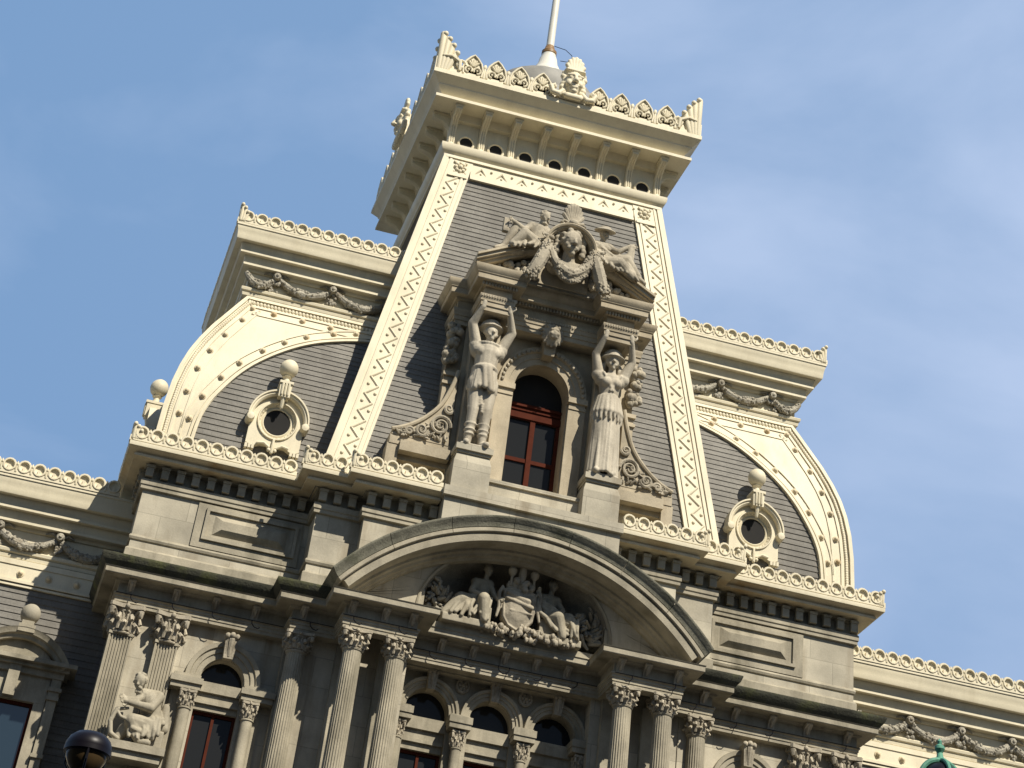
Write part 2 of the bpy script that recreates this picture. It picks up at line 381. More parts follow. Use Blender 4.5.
def cresting(path_pts, z, pitch=0.565, ends=(False, False)):
    """base strip and row of rings along straight runs of (x, y) points, facing the right-hand side"""
    c = MB()
    for k in range(len(path_pts) - 1):
        a, b = Vector(path_pts[k]), Vector(path_pts[k + 1]); d = b - a; l = d.length
        if l < 0.3: continue
        rz = math.atan2(d.y, d.x); n = max(1, int(round((l - 0.1) / pitch))); st = l / n
        t = MB()
        t.box(0, l, -0.05, 0.05, 0, 0.16)
        for i in range(n):
            t.join(RU, ((i + 0.5) * st, 0, 0), (min(1, st / pitch), 1, 1))
            if i: t.cap((i * st, -0.03, 0.12), (i * st, -0.03, 0.40), 0.055, 0.03, 6); t.cap((i * st, -0.03, 0.40), (i * st, -0.03, 0.5), 0.07, 0.02, 6)
        # leaf at the run's outer end
        c.join(t, (a.x, a.y, z), (1, 1, 1), rz)
    return c
def corner_leaf(x, y, z, h=0.62):
    c = MB()
    c.box(x - 0.12, x + 0.12, y - 0.02, y + 0.22, z, z + 0.2)
    for q, (dx, hh) in enumerate(((0.0, 1.0), (0.14, 0.85), (0.27, 0.62))):
        c.cap((x + dx * .6, y, z + 0.1), (x + dx, y - 0.02, z + hh * h), 0.08, 0.06, 8)
        c.ball((x + dx - .03, y - 0.06, z + hh * h), 0.085, 8, 6)
    c.cap((x, y + .06, z + .1), (x - .05, y + .06, z + h), 0.1, 0.07, 8)
    return c
cor = MB()
cor.mi = 1
cor.sweep([(0.0, 31.44), (0.12, 31.46), (0.12, 31.58), (0.16, 31.61), (0.16, 31.80), (0.12, 31.84), (-.10, 31.88), (-.10, 32.32), (0.12, 32.34), (0.14, 32.40)], ATC, back=0.3)
cor.mi = 0
cor.sweep([(0.0, 32.40), (0.66, 32.405), (0.66, 32.49), (0.60, 32.50), (0.62, 32.54), (0.74, 32.58), (0.88, 32.645)], ATC, back=0.2)
cor.mi = 2
cor.sweep([(0.0, 32.649), (0.93, 32.649), (0.94, 32.70), (0.94, 32.80), (0.0, 32.84)], ATC, back=0.5)
corL, corR = both(cor, 'attic_cornice', [CREAM_RUST, MARBLE, CREAM], P)
mo = MB(); mo.box(-.14, .14, -.17, 0.05, 0.03, .36); mo.box(-.16, .16, -.21, 0.05, .36, .46)
m0 = mo.build('modillion', MARBLE, corL, loc=(-13.9, -0.10, 31.86))
first = True
def run_modillions(par, sgn):
    global first
    runs = [((-14.1, 0.0), (-8.3, 0.0), 11, 0), ((-7.72, -1.25), (-6.6, -1.25), 3, 0), ((-6.0, -1.86), (-3.62, -1.86), 5, 0)]
    for (xa, y), (xb, _), n, _q in runs:
        for i in range(n):
            x = xa + (xb - xa) * i / (n - 1)
            if first: m0.location = (sgn * x, y - .1, 31.86); first = False
            else: copy(m0, (sgn * x, y - .1, 31.86), par, 0)
    for i in range(4):
        copy(m0, (sgn * (-14.27), 0.45 + i * 0.56, 31.86), par, sgn * -PI / 2)
run_modillions(corL, 1); run_modillions(corR, -1)
o_ = 0.86
ro = MB()
cr = cresting([(-14.17 - o_, 3.2), (-14.17 - o_, 0.0 - o_), (-7.83 - o_ - .1, 0 - o_)], 32.84)
cr.join(cresting([(-7.83 - o_, -1.25 - o_), (-6.12 - o_ - .1, -1.25 - o_)], 32.84))
cr.join(cresting([(-6.12 - o_, -1.86 - o_), (-3.52, -1.86 - o_)], 32.84))
for (x, y) in ((-14.17 - o_, -o_), (-7.83 - o_, -1.25 - o_), (-6.12 - o_, -1.86 - o_)): cr.join(corner_leaf(x, y, 32.84))
both(cr, 'roof_cresting', CREAM, P)
# flat gutter roof behind the attic cresting
w = MB(); w.box(-14.5, 14.5, -0.3, 3.0, 32.45, 32.7); w.box(-8.1, 8.1, -1.5, -0.3, 32.45, 32.7); w.box(-6.4, 6.4, -2.1, -1.5, 32.45, 32.7); w.build('gutter', LEAD, P)

# --- lower storey: walls
w = MB()
arch_wall(w, -14.0, -7.3, 0.3, 28.0, [(-9.82, 0.78, 18.2, 25.25)], 0.0, 0.5)
w.box(-14.0, -13.5, 0.5, 6, .3, 28)
w.box(-7.3, -6.9, -0.85, 0.5, 0.3, 28.0); w.box(-6.9, -3.5, -0.80, .1, .3, 28.0)
both(w, 'bay_wall', STONE, P)
w = MB(); arch_wall(w, -3.5, 3.5, 0.3, 27.2, [(-2.4, 0.80, 17, 25.68), (0, 0.80, 17, 25.68), (2.4, 0.80, 17, 25.68)], -0.05, 0.5)
w.box(-3.5, 3.5, -0.55, .4, 27.0, 28.2)
w.build('arcade_wall', MARBLE, P)
w = MB(); w.box(-14.5, 14.5, -3.4, -0.9, 0.14, 16.0); w.box(-14.6, 14.6, -3.5, -.9, 15.4, 16.0); w.build('ground_storey', STONE, P)
# archivolts
def archivolt(cx, cz, r0, r1, y, d=0.16):
    m = MB(); s = (r1 - r0)
    prof = [(r0, y + .1), (r0, y - d * .5), (r0 + s * .35, y - d * .5), (r0 + s * .38, y - d * .75), (r0 + s * .68, y - d * .75), (r0 + s * .72, y - d * 1.1), (r1, y - d * 1.2), (r1 + .02, y - d * .4), (r1, y + .1)]
    m.arc(prof, cx, cz, 0, PI, 28); return m
w = archivolt(-9.82, 25.25, 0.80, 1.34, 0.0, .2); both(w, 'archivolt', MARBLE, P)
for c in (-2.4, 0, 2.4): archivolt(c, 25.68, 0.82, 1.17, -0.05 + 0.0013 * c, .2).build('archivolt', MARBLE, P)
# window fill behind the arches
def arch_window(cx, half, zb, zp, y, ztr0, ztr1):
    par = MB()
    par.box(cx - half - .1, cx + half + .1, y, y + .05, zb, ztr0); fr = MB()
    fr.box(cx - half, cx - half + .1, y - .08, y - .002, zb, ztr0); fr.box(cx + half - .1, cx + half, y - .08, y - .002, zb, ztr0); fr.box(cx - .05, cx + .05, y - .08, y - .002, zb, ztr0 - .1); fr.box(cx - half + .1, cx + half - .1, y - .08, y - .002, ztr0 - .1, ztr0)
    f = fr.build('window', REDWOOD, P); par.build('pane', PANE, f)
    d = MB(); d.box(cx - half - .1, cx + half + .1, y, y + .05, ztr1, zp + half + .1); d.build('lunette_pane', PANE, f)
    t = MB()
    h = ztr1 - ztr0
    t.box(cx - half, cx + half, y - .42, y, ztr0 + .62 * h, ztr1); t.box(cx - half, cx + half, y - .30, y, ztr0 + .32 * h, ztr0 + .62 * h); t.box(cx - half, cx + half, y - .35, y, ztr0 + .22 * h, ztr0 + .32 * h); t.box(cx - half, cx + half, y - .24, y, ztr0, ztr0 + .22 * h)
    t.build('transom', MARBLE, P)
for c in (-2.4, 0, 2.4): arch_window(c, .795, 17, 25.68, .42, 24.4, 25.5)
for c in (-9.82, 9.82): arch_window(c, .775, 18.2, 25.25, .40, 24.28, 25.2)

# --- Corinthian capital (unit: lower radius 1, height 2)
def capital_mb():
    c = MB()
    c.lathe([(1.12, -.16), (1.16, -.08), (1.10, 0), (0.98, .02), (0.95, .3), (0.97, .9), (1.08, 1.4), (1.3, 1.66)], n=20)
    for row, (n, z0, h, r, off) in enumerate(((8, 0.02, 0.78, 1.0, 0), (8, 0.1, 1.35, 1.02, PI / 8))):
        for i in range(n):
            a = 2 * PI * i / n + off; ca, sa = math.cos(a), math.sin(a)
            pts = []; rs = []
            for k in range(7):
                t = k / 6; rr = r + 0.05 + 0.52 * t ** 3; zz = z0 + h * (t if t < .8 else .8 - (t - .8) * 1.6)
                pts.append((rr * ca, rr * sa, zz)); rs.append(0.23 * (1 - .3 * abs(t - .6)) if k < 6 else .17)
            c.tube(pts, rs, 6)
            for dx in (-.2, .2):
                c.cap((r * ca - dx * sa, r * sa + dx * ca, z0 + .1), ((r + .2) * ca - dx * 1.5 * sa, (r + .2) * sa + dx * 1.5 * ca, z0 + h * .78), .1, .09, 6)
    for i in range(4):
        a = PI / 4 + PI / 2 * i; ca, sa = math.cos(a), math.sin(a)
        c.tube([(1.0 * ca, 1.0 * sa, .9), (1.25 * ca, 1.25 * sa, 1.35), (1.55 * ca, 1.55 * sa, 1.6), (1.88 * ca, 1.88 * sa, 1.46), (1.84 * ca, 1.84 * sa, 1.18), (1.62 * ca, 1.62 * sa, 1.2)], [.16, .2, .24, .25, .22, .17], 7)
        b = PI / 2 * i; cb, sb = math.cos(b), math.sin(b)
        for s in (-1, 1):
            c.tube([(1.02 * cb - s * .15 * sb, 1.02 * sb + s * .15 * cb, 1.0), (1.2 * cb - s * .3 * sb, 1.2 * sb + s * .3 * cb, 1.45), (1.28 * cb - s * .12 * sb, 1.28 * sb + s * .12 * cb, 1.5)], [.1, .12, .08], 6)
        c.ball((1.34 * cb, 1.34 * sb, 1.82), (.22, .22, .22), 8, 6)
    # abacus with hollow sides
    pts = []
    for i in range(4):
        a = PI / 4 + PI / 2 * i
        for q in (-.06, .06): pts.append((2.1 * math.cos(a + q), 2.1 * math.sin(a + q)))
        for q in (.28, .5):
            t = a + PI / 2 * q if q == .5 else a + PI / 2 * q; pts.append((1.36 * math.cos(t), 1.36 * math.sin(t)))
        pts.append((1.36 * math.cos(a + PI / 2 * .72), 1.36 * math.sin(a + PI / 2 * .72)))
    c.prism(pts, 1.68, 1.98, 'z')
    return c
CAP = capital_mb()
def column_mb(r0, r1, z0, z1, flutes=24):
    m = MB(); n = flutes * 5; L = []; K = 14
    for k in range(K + 1):
        t = k / K; z = z0 + (z1 - z0) * t; r = r0 + (r1 - r0) * (t ** 1.6)
        dep = 0.075 * r0 if 0 < k < K else 0
        L.append([((r - dep * max(0, math.sin(PI * ((i % 5) / 4.0))) ** .8 if i % 5 != 4 or True else r) * math.cos(2 * PI * i / n) if False else
                   (r - (dep if i % 5 in (1, 2, 3) else 0) * (1 if i % 5 == 2 else .8)) * math.cos(2 * PI * i / n),
                   (r - (dep if i % 5 in (1, 2, 3) else 0) * (1 if i % 5 == 2 else .8)) * math.sin(2 * PI * i / n), z) for i in range(n)])
    m.loops(L, True, True)
    return m
def fluted_column(name, x, y, zb, zt, zcap, r0, r1, parent):
    m = column_mb(r0, r1, zb, zt)
    m.lathe([(r1 * 1.02, zt - .01), (r1 * 1.10, zt + .02), (r1 * 1.12, zt + .06), (r1 * 1.04, zt + .09), (r1 * .96, zt + .095)], n=32)
    m.lathe([(r0 * 1.4, zb - .5), (r0 * 1.4, zb - .3), (r0 * 1.3, zb - .28), (r0 * 1.15, zb - .15), (r0 * 1.25, zb - .05), (r0 * 1.02, zb)], n=32)
    o = m.build(name, MARBLE, parent, angle=28, loc=(x, y, 0))
    cm = MB(); h = zcap - zt - .09; cm.join(CAP, (0, 0, zt + .09), (r1 * 1.0, r1 * 1.0, h / 1.98))
    cm.build('capital', CARVED, o, angle=50)
    return o
COLS = [(5.77, -2.37), (4.23, -2.37), (7.55, -.97)]
fc = fluted_column('fluted_column', -5.77, -2.37, 16.5, 26.38, 27.06, .395, .335, P)
for s in (-1, 1):
    for x, y in COLS:
        if (s, x) != (-1, 5.77): tree(fc, (s * x, y, 0), P)
# backing pilasters behind the columns (plain)
w = MB()
for x in (-5.77, -4.23): w.box(x - .36, x + .36, -1.05, -.8, 16, 27.06)
w.box(-7.93, -7.2, -.5, 0.02, 16, 27.06)
both(w, 'backing_pilaster', MARBLE, P)
# fluted corner pilasters
def pilaster_mb(wd, z0, z1, dp):
    m = MB(); n = 7; poly = [(-wd / 2, dp), (-wd / 2, 0)]
    edge = wd * .05; st = (wd - 2 * edge) / n
    for i in range(n):
        x = -wd / 2 + edge + st * i
        poly += [(x + st * .14, 0), (x + st * .3, .05), (x + st * .7, .05), (x + st * .86, 0)]
    poly += [(wd / 2, 0), (wd / 2, dp)]
    m.prism(poly, z0, z1, 'z'); m.box(-wd / 2 - .02, wd / 2 + .02, -.03, dp, z1, z1 + .1)
    return m
pm = pilaster_mb(.80, 16, 26.05, .36)
cm = MB(); cm.join(CAP, (0, .32, 26.16), (.40, .42, .9 / 1.98))
fp = pm.build('fluted_pilaster', MARBLE, P, loc=(-13.67, -.36, 0)); cm.build('capital', CARVED, fp, angle=50)
tree(fp, (-12.03, -.36, 0), P); tree(fp, (13.67, -.36, 0), P); tree(fp, (12.03, -.36, 0), P)
# small window columns with imposts
def small_col(r, z0, z1, zc):
    m = MB(); m.lathe([(r * 1.08, z0), (r, z1), (r * 1.15, z1 + .02), (r * 1.15, z1 + .06), (r, z1 + .08)], n=20)
    c = MB(); c.join(CAP, (0, 0, z1 + .08), (r * .92, r * .92, (zc - z1 - .08) / 1.98)); return m, c
m, c = small_col(.21, 17, 24.05, 24.68)
sc = m.build('window_column', MARBLE, P, loc=(-10.92, -.24, 0)); c.build('capital', CARVED, sc, angle=50)
for x in (-8.70, 8.70, 10.92): tree(sc, (x, -.24, 0), P)
m, c = small_col(.18, 17, 24.50, 25.14)
sc = m.build('arcade_column', MARBLE, P, loc=(-1.2, -.30, 0)); c.build('capital', CARVED, sc, angle=50)
for x in (-3.4, 1.2, 3.4): tree(sc, (x, -.30, 0), P)
w = MB()
for a, b in ((-11.6, -10.55), (-9.08, -7.95)):
    w.box(a, b, -.5, .2, 24.70, 24.88); w.box(a - .04, b + .05, -.58, .2, 24.88, 25.08); w.box(a + .06, b - .04, -.42, .2, 25.08, 25.22)
    w.box(a + .1, b - .3, -.08, .1, 18, 24.7)
both(w, 'impost', MARBLE, P)
w = MB()
for x in (-3.4, -1.2, 1.2, 3.4):
    if abs(x) > 3: lo, hi = (x - .1, x + .40) if x < 0 else (x - .40, x + .1)
    else: lo, hi = x - .40, x + .40
    w.box(lo, hi, -.62, .3, 25.18, 25.36); w.box(lo - .03, hi + .03, -.66, .3, 25.36, 25.60); w.box(lo + .05, hi - .05, -.5, .3, 25.60, 25.68); w.box(lo + .14, hi - .14, -.045, .4, 17, 25.2)
w.build('pier_block', MARBLE, P)
# keystones as leafy brackets
k = MB(); k.frustum(-.17, .17, -.42, .1, 0, .75, -.06, -.12); k.cap((0, -.5, .62), (0, -.38, .1), .13, .08, 8)
for s in (-1, 1):
    k.cap((s * .14, -.46, .66), (s * .1, -.4, .15), .09, .05, 8); k.ball((s * .17, -.52, .74), .11, 8, 6)
k.ball((0, -.56, .76), .12, 8, 6)
k0 = k.build('keystone', CARVED, P, loc=(-9.82, 0, 25.98)); copy(k0, (9.82, 0, 25.98), P)
for c in (-2.4, 0, 2.4): copy(k0, (c, -.05, 26.40), P, sc=(.8, .8, .8))
for x in (-1.2, 1.2):
    r = MB(); r.tube([(x + .22 * math.cos(a * PI / 8), -.1, 26.82 + .22 * math.sin(a * PI / 8)) for a in range(16)], .07, 7, True)
    for i in range(6): r.ball((x + .12 * math.cos(i * PI / 3), -.14, 26.82 + .12 * math.sin(i * PI / 3)), .07, 6, 5)
    r.ball((x, -.17, 26.82), .08, 8, 6); r.build('rosette', CARVED, P)
    # carved sprays beside the rosette

# --- lower entablature
EN = [(-14.16, 4.0), (-14.16, -.36), (-7.97, -.36), (-7.97, -1.36), (-6.33, -1.36), (-6.33, -2.76), (-3.68, -2.76), (-3.68, -1.0), (0.0, -1.0)]
e = MB()
e.sweep([(0, 27.05), (0.0, 27.16), (.03, 27.17), (.03, 27.29), (.06, 27.30), (.06, 27.38), (.10, 27.40), (.11, 27.46), (.02, 27.47)], EN, back=.5)
both(e, 'architrave', MARBLE, P)
e = MB()
e.sweep([(.0, 27.46), (.0, 27.80), (.12, 27.84), (.16, 27.90)], EN, back=.6)
both(e, 'frieze', MARBLE, P)
e = MB()
e.sweep([(0, 27.90), (.60, 27.905), (.62, 27.93), (.62, 28.10), (.64, 28.11), (.66, 28.14)], EN, back=.6)
crn = both(e, 'corona', MARBLE, P)
def cyma(path):
    e = MB(); e.sweep([(.0, 28.142), (.66, 28.142), (.72, 28.22), (.80, 28.30), (.85, 28.42), (.87, 28.46), (.87, 28.52), (0, 28.6)], path, back=.4); return e
both(cyma(EN[:5] + [(-5.9, -1.36)]), 'cymatium', MOSS, P)
w = MB(); w.box(-3.9, 3.9, -1.5, .6, 28.142, 28.32); w.box(-3.2, 3.2, -1.62, -1.5, 28.142, 28.36); w.build('tympanum_ledge', MARBLE, P)
# console brackets on the frieze
b0 = MB(); b0.prism([(0, 0), (-.06, 0), (-.09, .12), (-.16, .22), (-.34, .30), (-.40, .36), (-.40, .42), (0, .42)], -.13, .13, 'x'); b0.cap((0, -.30, .31), (0, -.12, .1), .07, .05, 6)
def mbr(x, y):
    return copy(bk0, (x, y, 27.475), None, 0)
bk0 = b0.build('console', CARVED, P, loc=(-13.73, -.36, 27.475))
for x, y in [(-12.1, -.36), (-10.66, -.36), (-9.2, -.36), (-7.6, -1.36), (-6.1, -2.76), (-4.9, -2.76), (-3.9, -2.76), (-2.4, -1.0), (-1.2, -1.0)]:
    copy(bk0, (x, y, 27.475), P); copy(bk0, (-x, y, 27.475), P)
copy(bk0, (13.73, -.36, 27.475), P); copy(bk0, (0, -1.0, 27.475), P)
# wires stapled along the architrave with small loops
def wire(x0, x1, y, z, loops):
    t = MB(); pts = []
    x = x0
    t.tube([(x0, y, z), (x1, y, z - .01)], .014, 5)
    for lx in loops:
        t.tube([(lx - .12, y - .01, z), (lx - .10, y - .03, z - .14), (lx, y - .04, z - .24), (lx + .13, y - .04, z - .27), (lx + .2, y - .03, z - .22)], .018, 5)
    return t
for s in (1, -1):
    m = wire(-14.2, -8.1, -.50, 27.43, [-13.55, -12.05, -10.6, -9.15]); m.join(wire(-6.4, -3.7, -2.9, 27.43, [-5.9, -4.25])); m.join(wire(-3.6, 0, -1.14, 27.43, [-2.7, -1.35, -.1])); m.join(wire(-8.0, -6.4, -1.5, 27.43, [-7.2]))
    (m if s == 1 else m.mirrored()).build('bird_wire', BLACK, P)

# --- segmental pediment
RC, CZ = 9.48, 22.50
half_a = math.acos(7.17 / RC)
prof_c = [(9.12, -1.7), (9.12, -3.44), (9.18, -3.46), (9.30, -3.52), (9.40, -3.62), (9.44, -3.64), (9.48, -3.64), (9.50, -1.7)]
e = MB()
cuts = [half_a + (PI - 2 * half_a) * q for q in (0, .13, .27, .41, .55, .70, .85, 1)]
for k in range(7): e.arc(prof_c, 0, CZ, cuts[k] + .0012, cuts[k + 1] - .0012, 10)
e.build('pediment_cymatium', MOSSY, P)
e = MB()
for k in range(7): e.arc([(8.945, -1.8), (8.945, -3.40), (8.97, -3.43), (9.09, -3.43), (9.118, -3.40), (9.118, -1.8)], 0, CZ, cuts[k] + .001, cuts[k + 1] - .001, 10)
e.arc([(8.62, -1.8), (8.62, -3.28), (8.64, -3.33), (8.86, -3.35), (8.90, -3.30), (8.943, -3.30), (8.943, -1.8)], 0, CZ, half_a + .015, PI - half_a - .015, 64)
e.arc([(8.32, -1.9), (8.32, -2.18), (8.40, -2.24), (8.42, -2.40), (8.50, -2.44), (8.54, -2.60), (8.618, -2.62), (8.618, -1.9)], 0, CZ, half_a + .05, PI - half_a - .05, 64)
e.arc([(8.95, -1.75), (8.95, -3.36), (9.14, -3.38), (9.40, -3.50), (9.42, -1.75)], 0, CZ, half_a + .003, PI - half_a - .003, 64)
e.build('pediment_arch', MARBLE, P)
e = MB()
for i in range(-9, 10):
    a = PI / 2 + i * .072
    c, s = math.cos(a), math.sin(a)
# tympanum wall with a hollow niche
t = MB(); n = 40
za, zb_ = 28.45, 28.6
outer = []; inner = []
for i in range(n + 1):
    a = PI - PI * i / n
    inner.append((3.62 * math.cos(a), -2.0, 28.62 + 2.62 * math.sin(a)))
    x = 6.9 * math.cos(a) if True else 0
    outer.append((x, -2.0, max(28.45, CZ + math.sqrt(max(8.75 ** 2 - x * x, 0)))))
t.loops([outer, inner], False, False)
t.raw([(-6.9, -2.0, 28.1), (-3.62, -2.0, 28.1), (-3.62, -2.0, 28.62), (-6.9, -2.0, 28.62)], [(0, 1, 2, 3)])
t.raw([(6.9, -2.0, 28.1), (3.62, -2.0, 28.1), (3.62, -2.0, 28.62), (6.9, -2.0, 28.62)], [(0, 1, 2, 3)])
t.build('tympanum_wall', STONE, P)
t = MB()
L = [inner]
for k in range(1, 9):
    q = k / 8 * PI / 2
    L.append([(p[0] * (math.cos(q) * .9 + .1) if k < 8 else p[0] * .06, -2.0 + 2.1 * math.sin(q), 28.62 + (p[2] - 28.62) * (math.cos(q) * .9 + .1 if k < 8 else .06)) for p in inner])
t.loops(L, False, False)
rim = []
t.build('niche', RECESS_SHADE, P)
t = MB(); t.tube([(p[0] * 1.02, -2.02, 28.62 + (p[2] - 28.62) * 1.02) for p in inner], .06, 6); t.build('niche_rim', MARBLE, P)
# dark leafy reliefs at both ends of the niche
for s in (-1, 1):
    m = MB(); rr = random.Random(5 + s)
    for i in range(46):
        a = rr.uniform(0, 2 * PI); q = rr.uniform(.1, .55)
        m.cap((s * 2.95 + q * math.cos(a), -1.45 + rr.uniform(-.2, .1), 29.25 + q * 1.1 * math.sin(a)), (s * 2.95 + (q + .16) * math.cos(a + .5), -1.62 + rr.uniform(-.15, .1), 29.25 + (q + .16) * 1.1 * math.sin(a + .5)), .1, .05, 6)
    m.build('leaf_relief', RECESS_SHADE, P)

# --- pedestal of the dormer above the arch
w = MB()
w.box(-3.44, 3.44, -2.90, 1.0, 31.32, 32.50); w.box(-3.52, 3.52, -3.06, 1.0, 32.50, 32.86)
w.box(-1.83, 1.83, -2.35, 0.1, 32.86, 33.60); w.box(-1.83, 1.83, -2.45, .1, 33.60, 33.735)
for s in (-1, 1):
    a, b = (s * 1.84, s * 3.30) if s > 0 else (-3.30, -1.84)
    w.box(a, b, -2.93, .5, 32.86, 33.95); w.frustum(a, b, -2.93, .5, 33.95, 34.30, .1)
    w.box(a + .06, b - .06, -2.90, .5, 34.30, 34.40); w.box(a, b, -2.99, .5, 34.40, 34.62)
w.build('dormer_pedestal', STONE, P)
# --- dormer
DORM = MB()
arch_wall(DORM, -3.35, 3.35, 32.86, 41.2, [(0, 1.12, 33.74, 38.02)], -1.72, -0.7, 28)
DORM.box(-3.9, -3.34, -1.45, 3.0, 34.6, 41.2); DORM.box(3.34, 3.9, -1.45, 3.0, 34.6, 41.2); DORM.box(-3.3, 3.3, -.7, 3.2, 41.0, 41.9)
for s in (-1, 1):
    a, b = sorted((s * 2.05, s * 3.15)); DORM.box(a, b, -2.30, -1.72, 34.62, 40.09)      # pier behind each statue
    a, b = sorted((s * 1.16, s * 1.86)); DORM.box(a, b, -1.86, -1.72, 33.74, 37.55)
    # impost
    DORM.box(a - .0, b + .0, -1.90, -1.7, 37.55, 37.68); DORM.box(a - .05, b + .05, -1.98, -1.7, 37.80, 38.02); DORM.box(a + .02, b - .02, -1.88, -1.7, 37.68, 37.80)
    a, b = sorted((s * 3.45, s * 3.95)); DORM.box(a, b, -1.62, -1.4, 36.0, 38.0); DORM.box(a - .06, b + .06, -1.72, -1.4, 37.5, 37.62); DORM.box(a - .06, b + .06, -1.74, -1.4, 37.86, 38.02)
DO = DORM.build('dormer', TAN, P)
archivolt(0, 38.02, 1.13, 1.82, -1.72, .22).build('archivolt', TAN, DO)
m = MB()
for i in range(25):
    a = PI * (i + .5) / 25; m.ball((1.68 * math.cos(a), -2.0, 38.02 + 1.68 * math.sin(a)), .075, 6, 5)
m.build('bead_moulding', CARVED, DO)
DE = [(-3.9, 2.4), (-3.9, -1.75), (-3.20, -1.75), (-3.20, -3.36), (-1.95, -3.36), (-1.95, -2.45), (1.95, -2.45), (1.95, -3.36), (3.20, -3.36), (3.20, -1.75), (3.9, -1.75), (3.9, 2.4)]
e = MB()
e.sweep([(-.05, 40.09), (0, 40.10), (0.0, 40.28), (.05, 40.29), (.05, 40.46), (.09, 40.48), (.09, 40.60), (.13, 40.66), (.13, 40.76), (-.05, 40.78)], DE, back=.28)
e.sweep([(-.05, 40.781), (-.05, 41.16), (.06, 41.18), (.10, 41.26)], DE, back=.28)
e.sweep([(.0, 41.262), (.36, 41.264), (.38, 41.29), (.38, 41.50), (.42, 41.52), (.44, 41.58), (.50, 41.64), (.55, 41.76), (.55, 41.84), (0, 41.92)], DE, back=.28)
for a, b_ in ((-3.1, -2.05), (2.05, 3.1)): e.box(a, b_, -3.2, -1.6, 40.11, 41.86)
e.box(-3.8, 3.8, -1.6, 2.2, 40.12, 41.85); e.box(-2.06, 2.06, -2.3, -1.59, 40.13, 41.86)
ent = e.build('dormer_entablature', TAN, DO)
m = MB()
def dent(xa, xb, y, z, n, wd=.075, h=.12, dp=.09):
    for i in range(n):
        x = xa + (xb - xa) * (i + .5) / n; m.box(x - wd / 2, x + wd / 2, y - dp, y + .02, z, z + h)
for s in (-1, 1):
    a, b = sorted((s * 1.9, s * 3.3)); dent(a, b, -3.46, 40.64, 13, .055, .1, .05); dent(a - .05, b + .05, -3.46, 41.12, 12, .07, .14, .1)
dent(-1.85, 1.85, -2.55, 40.64, 34, .055, .1, .05); dent(-1.85, 1.85, -2.55, 41.12, 28, .07, .14, .1)
m.build('dentil_course', CARVED, DO)
# raking cornices, tympana
sl = .52
def rake(s):
    m = MB()
    def strip(zo0, zo1, y, x_in):
        pts = [(-3.76, 41.90 + zo0), (-x_in, 41.90 + zo0 + (3.76 - x_in) * sl), (-x_in, 41.90 + zo1 + (3.76 - x_in) * sl), (-3.76, 41.90 + zo1)]
        m.prism(pts, y, -1.0)
    strip(-.12, .02, -3.60, 1.02); strip(.018, .10, -3.72, 1.0); strip(.098, .24, -3.86, .99); strip(.238, .34, -3.97, .97)
    return m if s < 0 else m.mirrored()
for s in (-1, 1): rake(s).build('raking_cornice', TAN, DO)
m = MB(); m.prism([(-3.4, 41.8), (3.4, 41.8), (1.0, 43.1), (-1.0, 43.1)], -3.22, -1.2); m.build('tympanum', RECESS_SHADE, DO)
for s in (-1, 1):
    m = MB(); rr = random.Random(11 + s)
    for i in range(34):
        x = rr.uniform(1.15, 2.75); zmax = 41.95 + (3.4 - x) * sl * .8
        z = rr.uniform(41.95, max(42.0, zmax)); m.ball((s * x, -3.30 + rr.uniform(-.1, .05), z), rr.uniform(.08, .17), 8, 6)
    m.build('fruit_relief', CARVED, DO)
# hood arch and shell over the bust
m = MB(); m.arc([(.90, -3.2), (.90, -3.84), (.94, -3.88), (.95, -3.96), (1.0, -3.98), (1.01, -4.06), (1.07, -4.1), (1.12, -4.06), (1.12, -3.2)], 0, 43.40, .1, PI - .1, 30)
m.lathe([(.80, 0), (.80, .05)], (0, -3.3, 43.4), 24, 'y')
for s in (-1, 1): m.lathe([(.16, -.1), (.19, 0), (.16, .7)], (s * 1.02, -4.0, 43.36), 14, 'y')
m.box(-1.05, 1.05, -3.28, -1.5, 41.9, 43.5); m.prism([(-1.08, 43.4)] + [(1.08 * math.cos(PI - PI * i / 16), 43.4 + 1.08 * math.sin(PI - PI * i / 16)) for i in range(1, 16)] + [(1.08, 43.4)], -3.26, -1.6)
m.build('bust_hood', TAN, DO)
m = MB()
for i in range(9):
    a = PI * (.12 + .76 * i / 8); m.cap((.08 * math.cos(a), -3.85, 44.55), (.40 * math.cos(a) * 1.05, -3.75, 44.60 + .95 * math.sin(a) ** .8), .07, .10, 8)
m.ball((0, -3.95, 44.62), (.2, .14, .16), 10, 8); m.box(-.3, .3, -3.95, -3.3, 44.42, 44.56)
for s in (-1, 1): m.tube([(s * .2, -3.9, 44.6), (s * .42, -3.92, 44.66), (s * .5, -3.92, 44.55), (s * .4, -3.9, 44.5)], .07, 7)
m.build('shell_finial', CARVED, DO)
# lion keystone
m = MB(); m.frustum(-.22, .22, -2.35, -1.8, 39.35, 40.45, -.08, -.2); DOk = m
kq = m.build('keystone', TAN, DO)
m = MB(); m.ball((0, 0, 0), (.30, .30, .34)); m.ball((0, -.27, -.1), (.17, .16, .15)); m.ball((0, -.38, -.04), .07); m.cap((-.12, -.26, .12), (.12, -.26, .12), .06, .06); m.cap((-.1, -.3, -.22), (.1, -.3, -.22), .06, .06)
for i in range(16):
    a = 2 * PI * i / 16; m.cap((.28 * math.cos(a), -.02, .3 * math.sin(a)), (.42 * math.cos(a), .02, .46 * math.sin(a)), .11, .07)
for s in (-1, 1): m.ball((s * .23, -.1, .3), .09); m.ball((s * .12, -.33, -.1), .09)
lh = m.build('lion_head', CARVED, DO, loc=(0, -2.62, 40.12)); remesh(lh, .03, 1)
